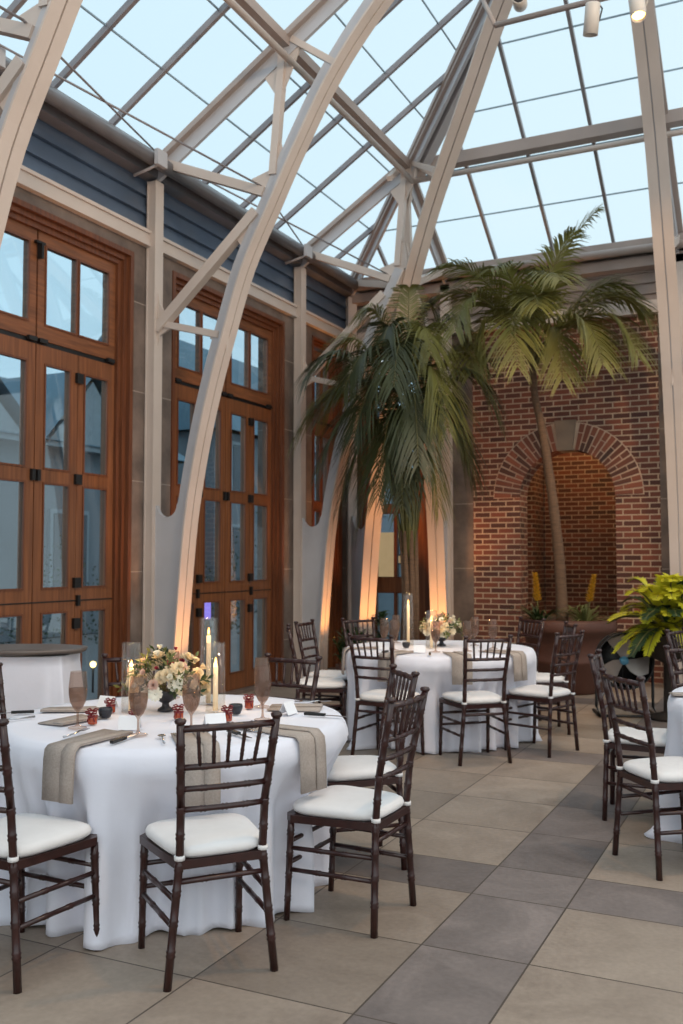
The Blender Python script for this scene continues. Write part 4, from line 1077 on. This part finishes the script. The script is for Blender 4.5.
# lime fern on its stand
fn = thing('lime_fern', 'bright lime green fern on a stand at the right edge', 'potted plant', (-1.07, 9.05, 0))
MB().lathe([(0,0),(.17,0),(.18,.03),(.05,.07),(.04,.50),(.16,.56),(.20,.74),(.21,.76),(.17,.76),(0,.72)], (0,0,0), 24).build('pedestal_pot', MAT['soil'], fn)
for i in range(80):
    a = pr_.uniform(0, 2*PI); L = pr_.uniform(.38,.62); h = pr_.uniform(.0,.55); d = Vector((math.cos(a), math.sin(a), 0))
    p0 = Vector((0,0,.74)); p2 = p0 + d*L*(.95 if h < .25 else .7) + UV_*(h-.02 if h > .1 else -.14); p1 = p0 + d*L*.4 + UV_*(h*.8+.20)
    frond(fn, p0, p1, p2, .12, 'lime' if i % 6 else 'leafy', .028, .15, 26, 'frond', .15, .3)
tg_ = thing('plant_tag', 'small black tag standing in the lime fern', 'sign', (-.93, 8.90, .76))
MB().tube([(0,0,0),(0,0,.45)], .004, 5).build('stick', MAT['black'], tg_); m = MB(); m.beam(scr(-.04,.47), scr(.04,.47), .006, .05, FV); m.build('tag_plate', MAT['black'], tg_)
# corner plants under the arches
cp = thing('corner_plant', 'dark leafy plant at the foot of the arches in the room corner', 'potted plant', (-4.55, 9.75, 0))
MB().lathe([(0,0),(.14,0),(.18,.26),(.16,.26),(0,.22)], (0,0,0), 20).build('pot', MAT['terra'], cp)
mb = MB()
for k in range(150): strap(mb, (pr_.uniform(-.1,.1), pr_.uniform(-.1,.1), .2+pr_.uniform(0,.3)), pr_.uniform(0,2*PI), pr_.uniform(.1,.26), pr_.uniform(.05,.38), .04)
mb.build('leaves', MAT['leafy'], cp)
cp = thing('leafy_sprig', 'small dark leafy sprig rising behind the left of the far table', 'potted plant', (-3.75, 8.75, 0))
MB().lathe([(0,0),(.1,0),(.13,.24),(.11,.24),(0,.2)], (0,0,0), 16).build('pot', MAT['terra'], cp)
mb = MB(); mb.tube([(0,0,.2),(0,0,.8)], .012, 6)
for k in range(80): strap(mb, (0,0,.6+pr_.uniform(-.1,.25)), pr_.uniform(0,2*PI), pr_.uniform(.08,.2), pr_.uniform(-.05,.15), .045)
mb.build('leaves', MAT['leafy'], cp)
# floor fan
fa = thing('floor_fan', 'black drum floor fan with three silver blades under the lime fern', 'fan', (-1.47, 9.12, .50), math.radians(20))
Rf = .255
m = MB()
for y in (-.07, .07): m.tube([(Rf*math.cos(2*PI*i/36), y, Rf*math.sin(2*PI*i/36)) for i in range(37)], .008, 8, False)
m.build('drum_ring', MAT['black'], fa)
m = MB(); m.open_lathe([(Rf-.005,-.07),(Rf,.07)], (0,0,0), 36); m.lathe([(0,-.085),(Rf,-.085),(Rf,-.075),(0,-.075)], (0,0,0), 36)  # solid rear disc added as a dark backing, standing in for shade behind the blades
o = m.build('drum_shell', MAT['black'], fa); o.rotation_euler = (PI/2,0,0)
for k in range(3):
    m = MB(); a = PI/2 + k*2*PI/3; q = []
    for f, w, sw in ((.12,.35,0),(.35,.75,.05),(.65,1.1,.18),(.9,.9,.35)):
        aa = a + sw; c = Vector((math.cos(aa), 0, math.sin(aa)))*Rf*f; s2 = Vector((-math.sin(aa), .35, math.cos(aa)))*.085*w
        q += [c-s2, c+s2]
    m.add(q, [(0,1,3,2),(2,3,5,4),(4,5,7,6)], True); m.build('blade', MAT['blade'], fa)
m = MB(); m.lathe([(0,-.05),(.036,-.05),(.04,0),(.036,.04),(0,.04)], (0,0,0), 16); o = m.build('hub', MAT['blue'], fa); o.rotation_euler = (PI/2,0,0)
m = MB()
for s in (-1, 1): m.tube([(s*Rf, 0, 0), (s*Rf, 0, -.42), (s*Rf, -.18, -.48), (s*Rf, .18, -.48)], .014, 6)
m.tube([(-Rf,-.18,-.48),(Rf,-.18,-.48)], .014, 6); m.build('stand', MAT['black'], fa)
m = MB()
for i in range(12): a = i*PI/6; m.tube([(.04*math.cos(a), .075, .04*math.sin(a)), (Rf*math.cos(a), .075, Rf*math.sin(a))], .003, 4)
m.build('rear_grille', MAT['black'], fa)

# ------------------------------------------------------------------ spot heads on a pipe
pp = MB(); pp.tube([(-2.03, 7.0, 5.58), (4.6, 7.0, 5.58)], .022, 10); pp.tube([(-2.03,7.0,5.58),(-2.22,7.25,6.0)], .018, 8)
for x in (1.2, 3.8): pp.tube([(x,7.0,5.58),(x,7.0,glz(5.0))], .012, 6)
tag(pp.build('lighting_pipe', MAT['rafter']), 'thin horizontal lighting pipe hung near the roof at the top right', 'pipe')
def spot(x, y, z, tilt, rz, lit, label):
    t = thing('spotlight', label, 'spotlight', (x, y, z), rz, 'spotlights on the pipe')
    h = MB(); h.lathe([(0,.12),(.05,.12),(.055,.11),(.055,-.10),(.05,-.10),(.048,-.06),(0,-.055)], (0,0,0), 24)
    o = h.build('lamp_housing', MAT['fixt'], t); o.rotation_euler = (tilt,0,0)
    e = MB(); e.lathe([(0,-.075),(.046,-.075),(.046,-.07),(0,-.07)], (0,0,0), 24); o = e.build('lens', MAT['glow'] if lit else MAT['bowl'], t); o.rotation_euler = (tilt,0,0)
    MB().tube([(.058,0,0),(.085,0,.1),(.03,0,.17),(0,0,.17)], .006, 6).build('yoke', MAT['black' if not lit else 'fixt'], t)
spot(-1.29, 6.98, 5.42, .25, .6, False, 'cream cylinder spotlight hanging unlit from the lighting pipe')
spot(-.96, 6.98, 5.44, -.35, .3, True, 'cream cylinder spotlight glowing warm beside the right arch')
spot(-1.83, 6.98, 5.72, -1.35, .2, False, 'round spotlight cut off by the top edge, pointing at viewer')

# ------------------------------------------------------------------ lights, world, camera
w = bpy.data.worlds.new('sky'); sc.world = w; w.use_nodes = True; nt = w.node_tree; nt.nodes.clear()
tc = nd(nt, 'ShaderNodeTexCoord'); sp = nd(nt, 'ShaderNodeSeparateXYZ'); nt.links.new(tc.outputs['Generated'], sp.inputs[0])
rp = nd(nt, 'ShaderNodeValToRGB'); nt.links.new(M_(nt, 'ADD', M_(nt, 'MULTIPLY', sp.outputs[0], .75), .55), rp.inputs[0])
rp.color_ramp.elements[0].position = 0; rp.color_ramp.elements[0].color = lin((.84,.93,.98)); rp.color_ramp.elements[1].position = 1; rp.color_ramp.elements[1].color = lin((.93,.97,.98))
bg = nd(nt, 'ShaderNodeBackground', i_Strength=1.1); nt.links.new(rp.outputs[0], bg.inputs[0]); ow = nd(nt, 'ShaderNodeOutputWorld'); nt.links.new(bg.outputs[0], ow.inputs[0])

def light(kind, loc, energy, col, size=.1, target=None, spot=1.0, blend=.6, sx=None):
    ld = bpy.data.lights.new('lamp', kind); ld.energy = energy; ld.color = col; ld.specular_factor = 0
    if kind == 'AREA': ld.size = size; 
    else: ld.shadow_soft_size = size
    if sx: ld.shape = 'RECTANGLE'; ld.size_y = sx
    if kind == 'SPOT': ld.spot_size = spot; ld.spot_blend = blend
    o = bpy.data.objects.new('lamp', ld); C.objects.link(o); o.location = loc
    if target: o.rotation_euler = (Vector(target)-Vector(loc)).to_track_quat('-Z', 'Y').to_euler()
    return o
warm = (1,.60,.28); orange = (1,.42,.12)
# uplights at the arch feet
for (x, y) in [(KX+.75, COL0-.10), (KX+.75, COL0-BAY-.1)]: light('SPOT', (x, y, .08), 95, orange, .04, (x-.38, y+.1, 2.0), 1.1)
light('SPOT', (KX+.72, COL0+BAY-.05, .08), 130, orange, .04, (KX+.35, COL0+BAY, 2), 1.0)
light('SPOT', (KX+.80, FY-.80, .08), 120, orange, .04, (KX+.35, FY-.35, 2.2), 1.1)
light('SPOT', (-4.0, FY-.80, .08), 130, orange, .04, (-4.0, FY-.35, 2), 1.1)
# soft sun, fill lamps added to brighten passage and hall, then ceiling spots
sn = bpy.data.lights.new('overcast_daylight', 'SUN'); sn.energy = 1.1; sn.color = (.86,.93,1); sn.angle = math.radians(150); sn.specular_factor = 0
so = bpy.data.objects.new('overcast_daylight', sn); C.objects.link(so); so.rotation_euler = (math.radians(35), math.radians(20), 0)
light('POINT', (-2.6, 13.0, 3.4), 60, warm, .15)  # added to brighten the dark passage, has no fixture
light('POINT', (.8, -1.5, 4.6), 170, (1,.80,.62), .6)  # unseen fill lamp added behind the viewer
light('POINT', (1.8, 5.0, 5.6), 110, (1,.78,.58), .5)  # unseen fill lamp added out of view on the right
light('SPOT', (-.97, 6.95, 5.30), 260, warm, .06, (-2.4, 10.6, .8), .9)
light('SPOT', (.4, 7.0, 5.4), 260, warm, .08, (-2.3, 11.5, 2.4), .9)
light('SPOT', (.4, 4.0, 6.0), 240, warm, .1, (-1.0, 5.0, 0), 1.2)
light('SPOT', (-1.2, 7.0, 5.4), 200, warm, .08, (-2.5, 8.0, .5), 1.0)
light('SPOT', (2.5, 3.0, 6.2), 420, (1,.72,.45), .2, (-4.8, 7.5, 3.0), 1.0)  # this and the next: unseen warm fill added for the left wall and steel
light('SPOT', (1.5, -.5, 6.2), 380, (1,.72,.45), .2, (-4.5, 6.0, 4.0), 1.0)

H = 1.43; f = 951.; pitch = math.atan((560-512)/f); yaw = math.radians(25.6)
cam = bpy.data.cameras.new('camera'); co = bpy.data.objects.new('camera', cam); C.objects.link(co)
co.location = (0, 0, H); co.rotation_euler = (PI/2 + pitch, 0, yaw)
cam.sensor_fit = 'VERTICAL'; cam.sensor_height = 36; cam.lens = f/1024*36; cam.clip_start = .05; cam.clip_end = 300
cam.dof.use_dof = True; cam.dof.focus_distance = 3.9; cam.dof.aperture_fstop = 4.0
sc.camera = co
sc.view_settings.view_transform = 'Standard'; sc.view_settings.look = 'None'; sc.view_settings.exposure = 0
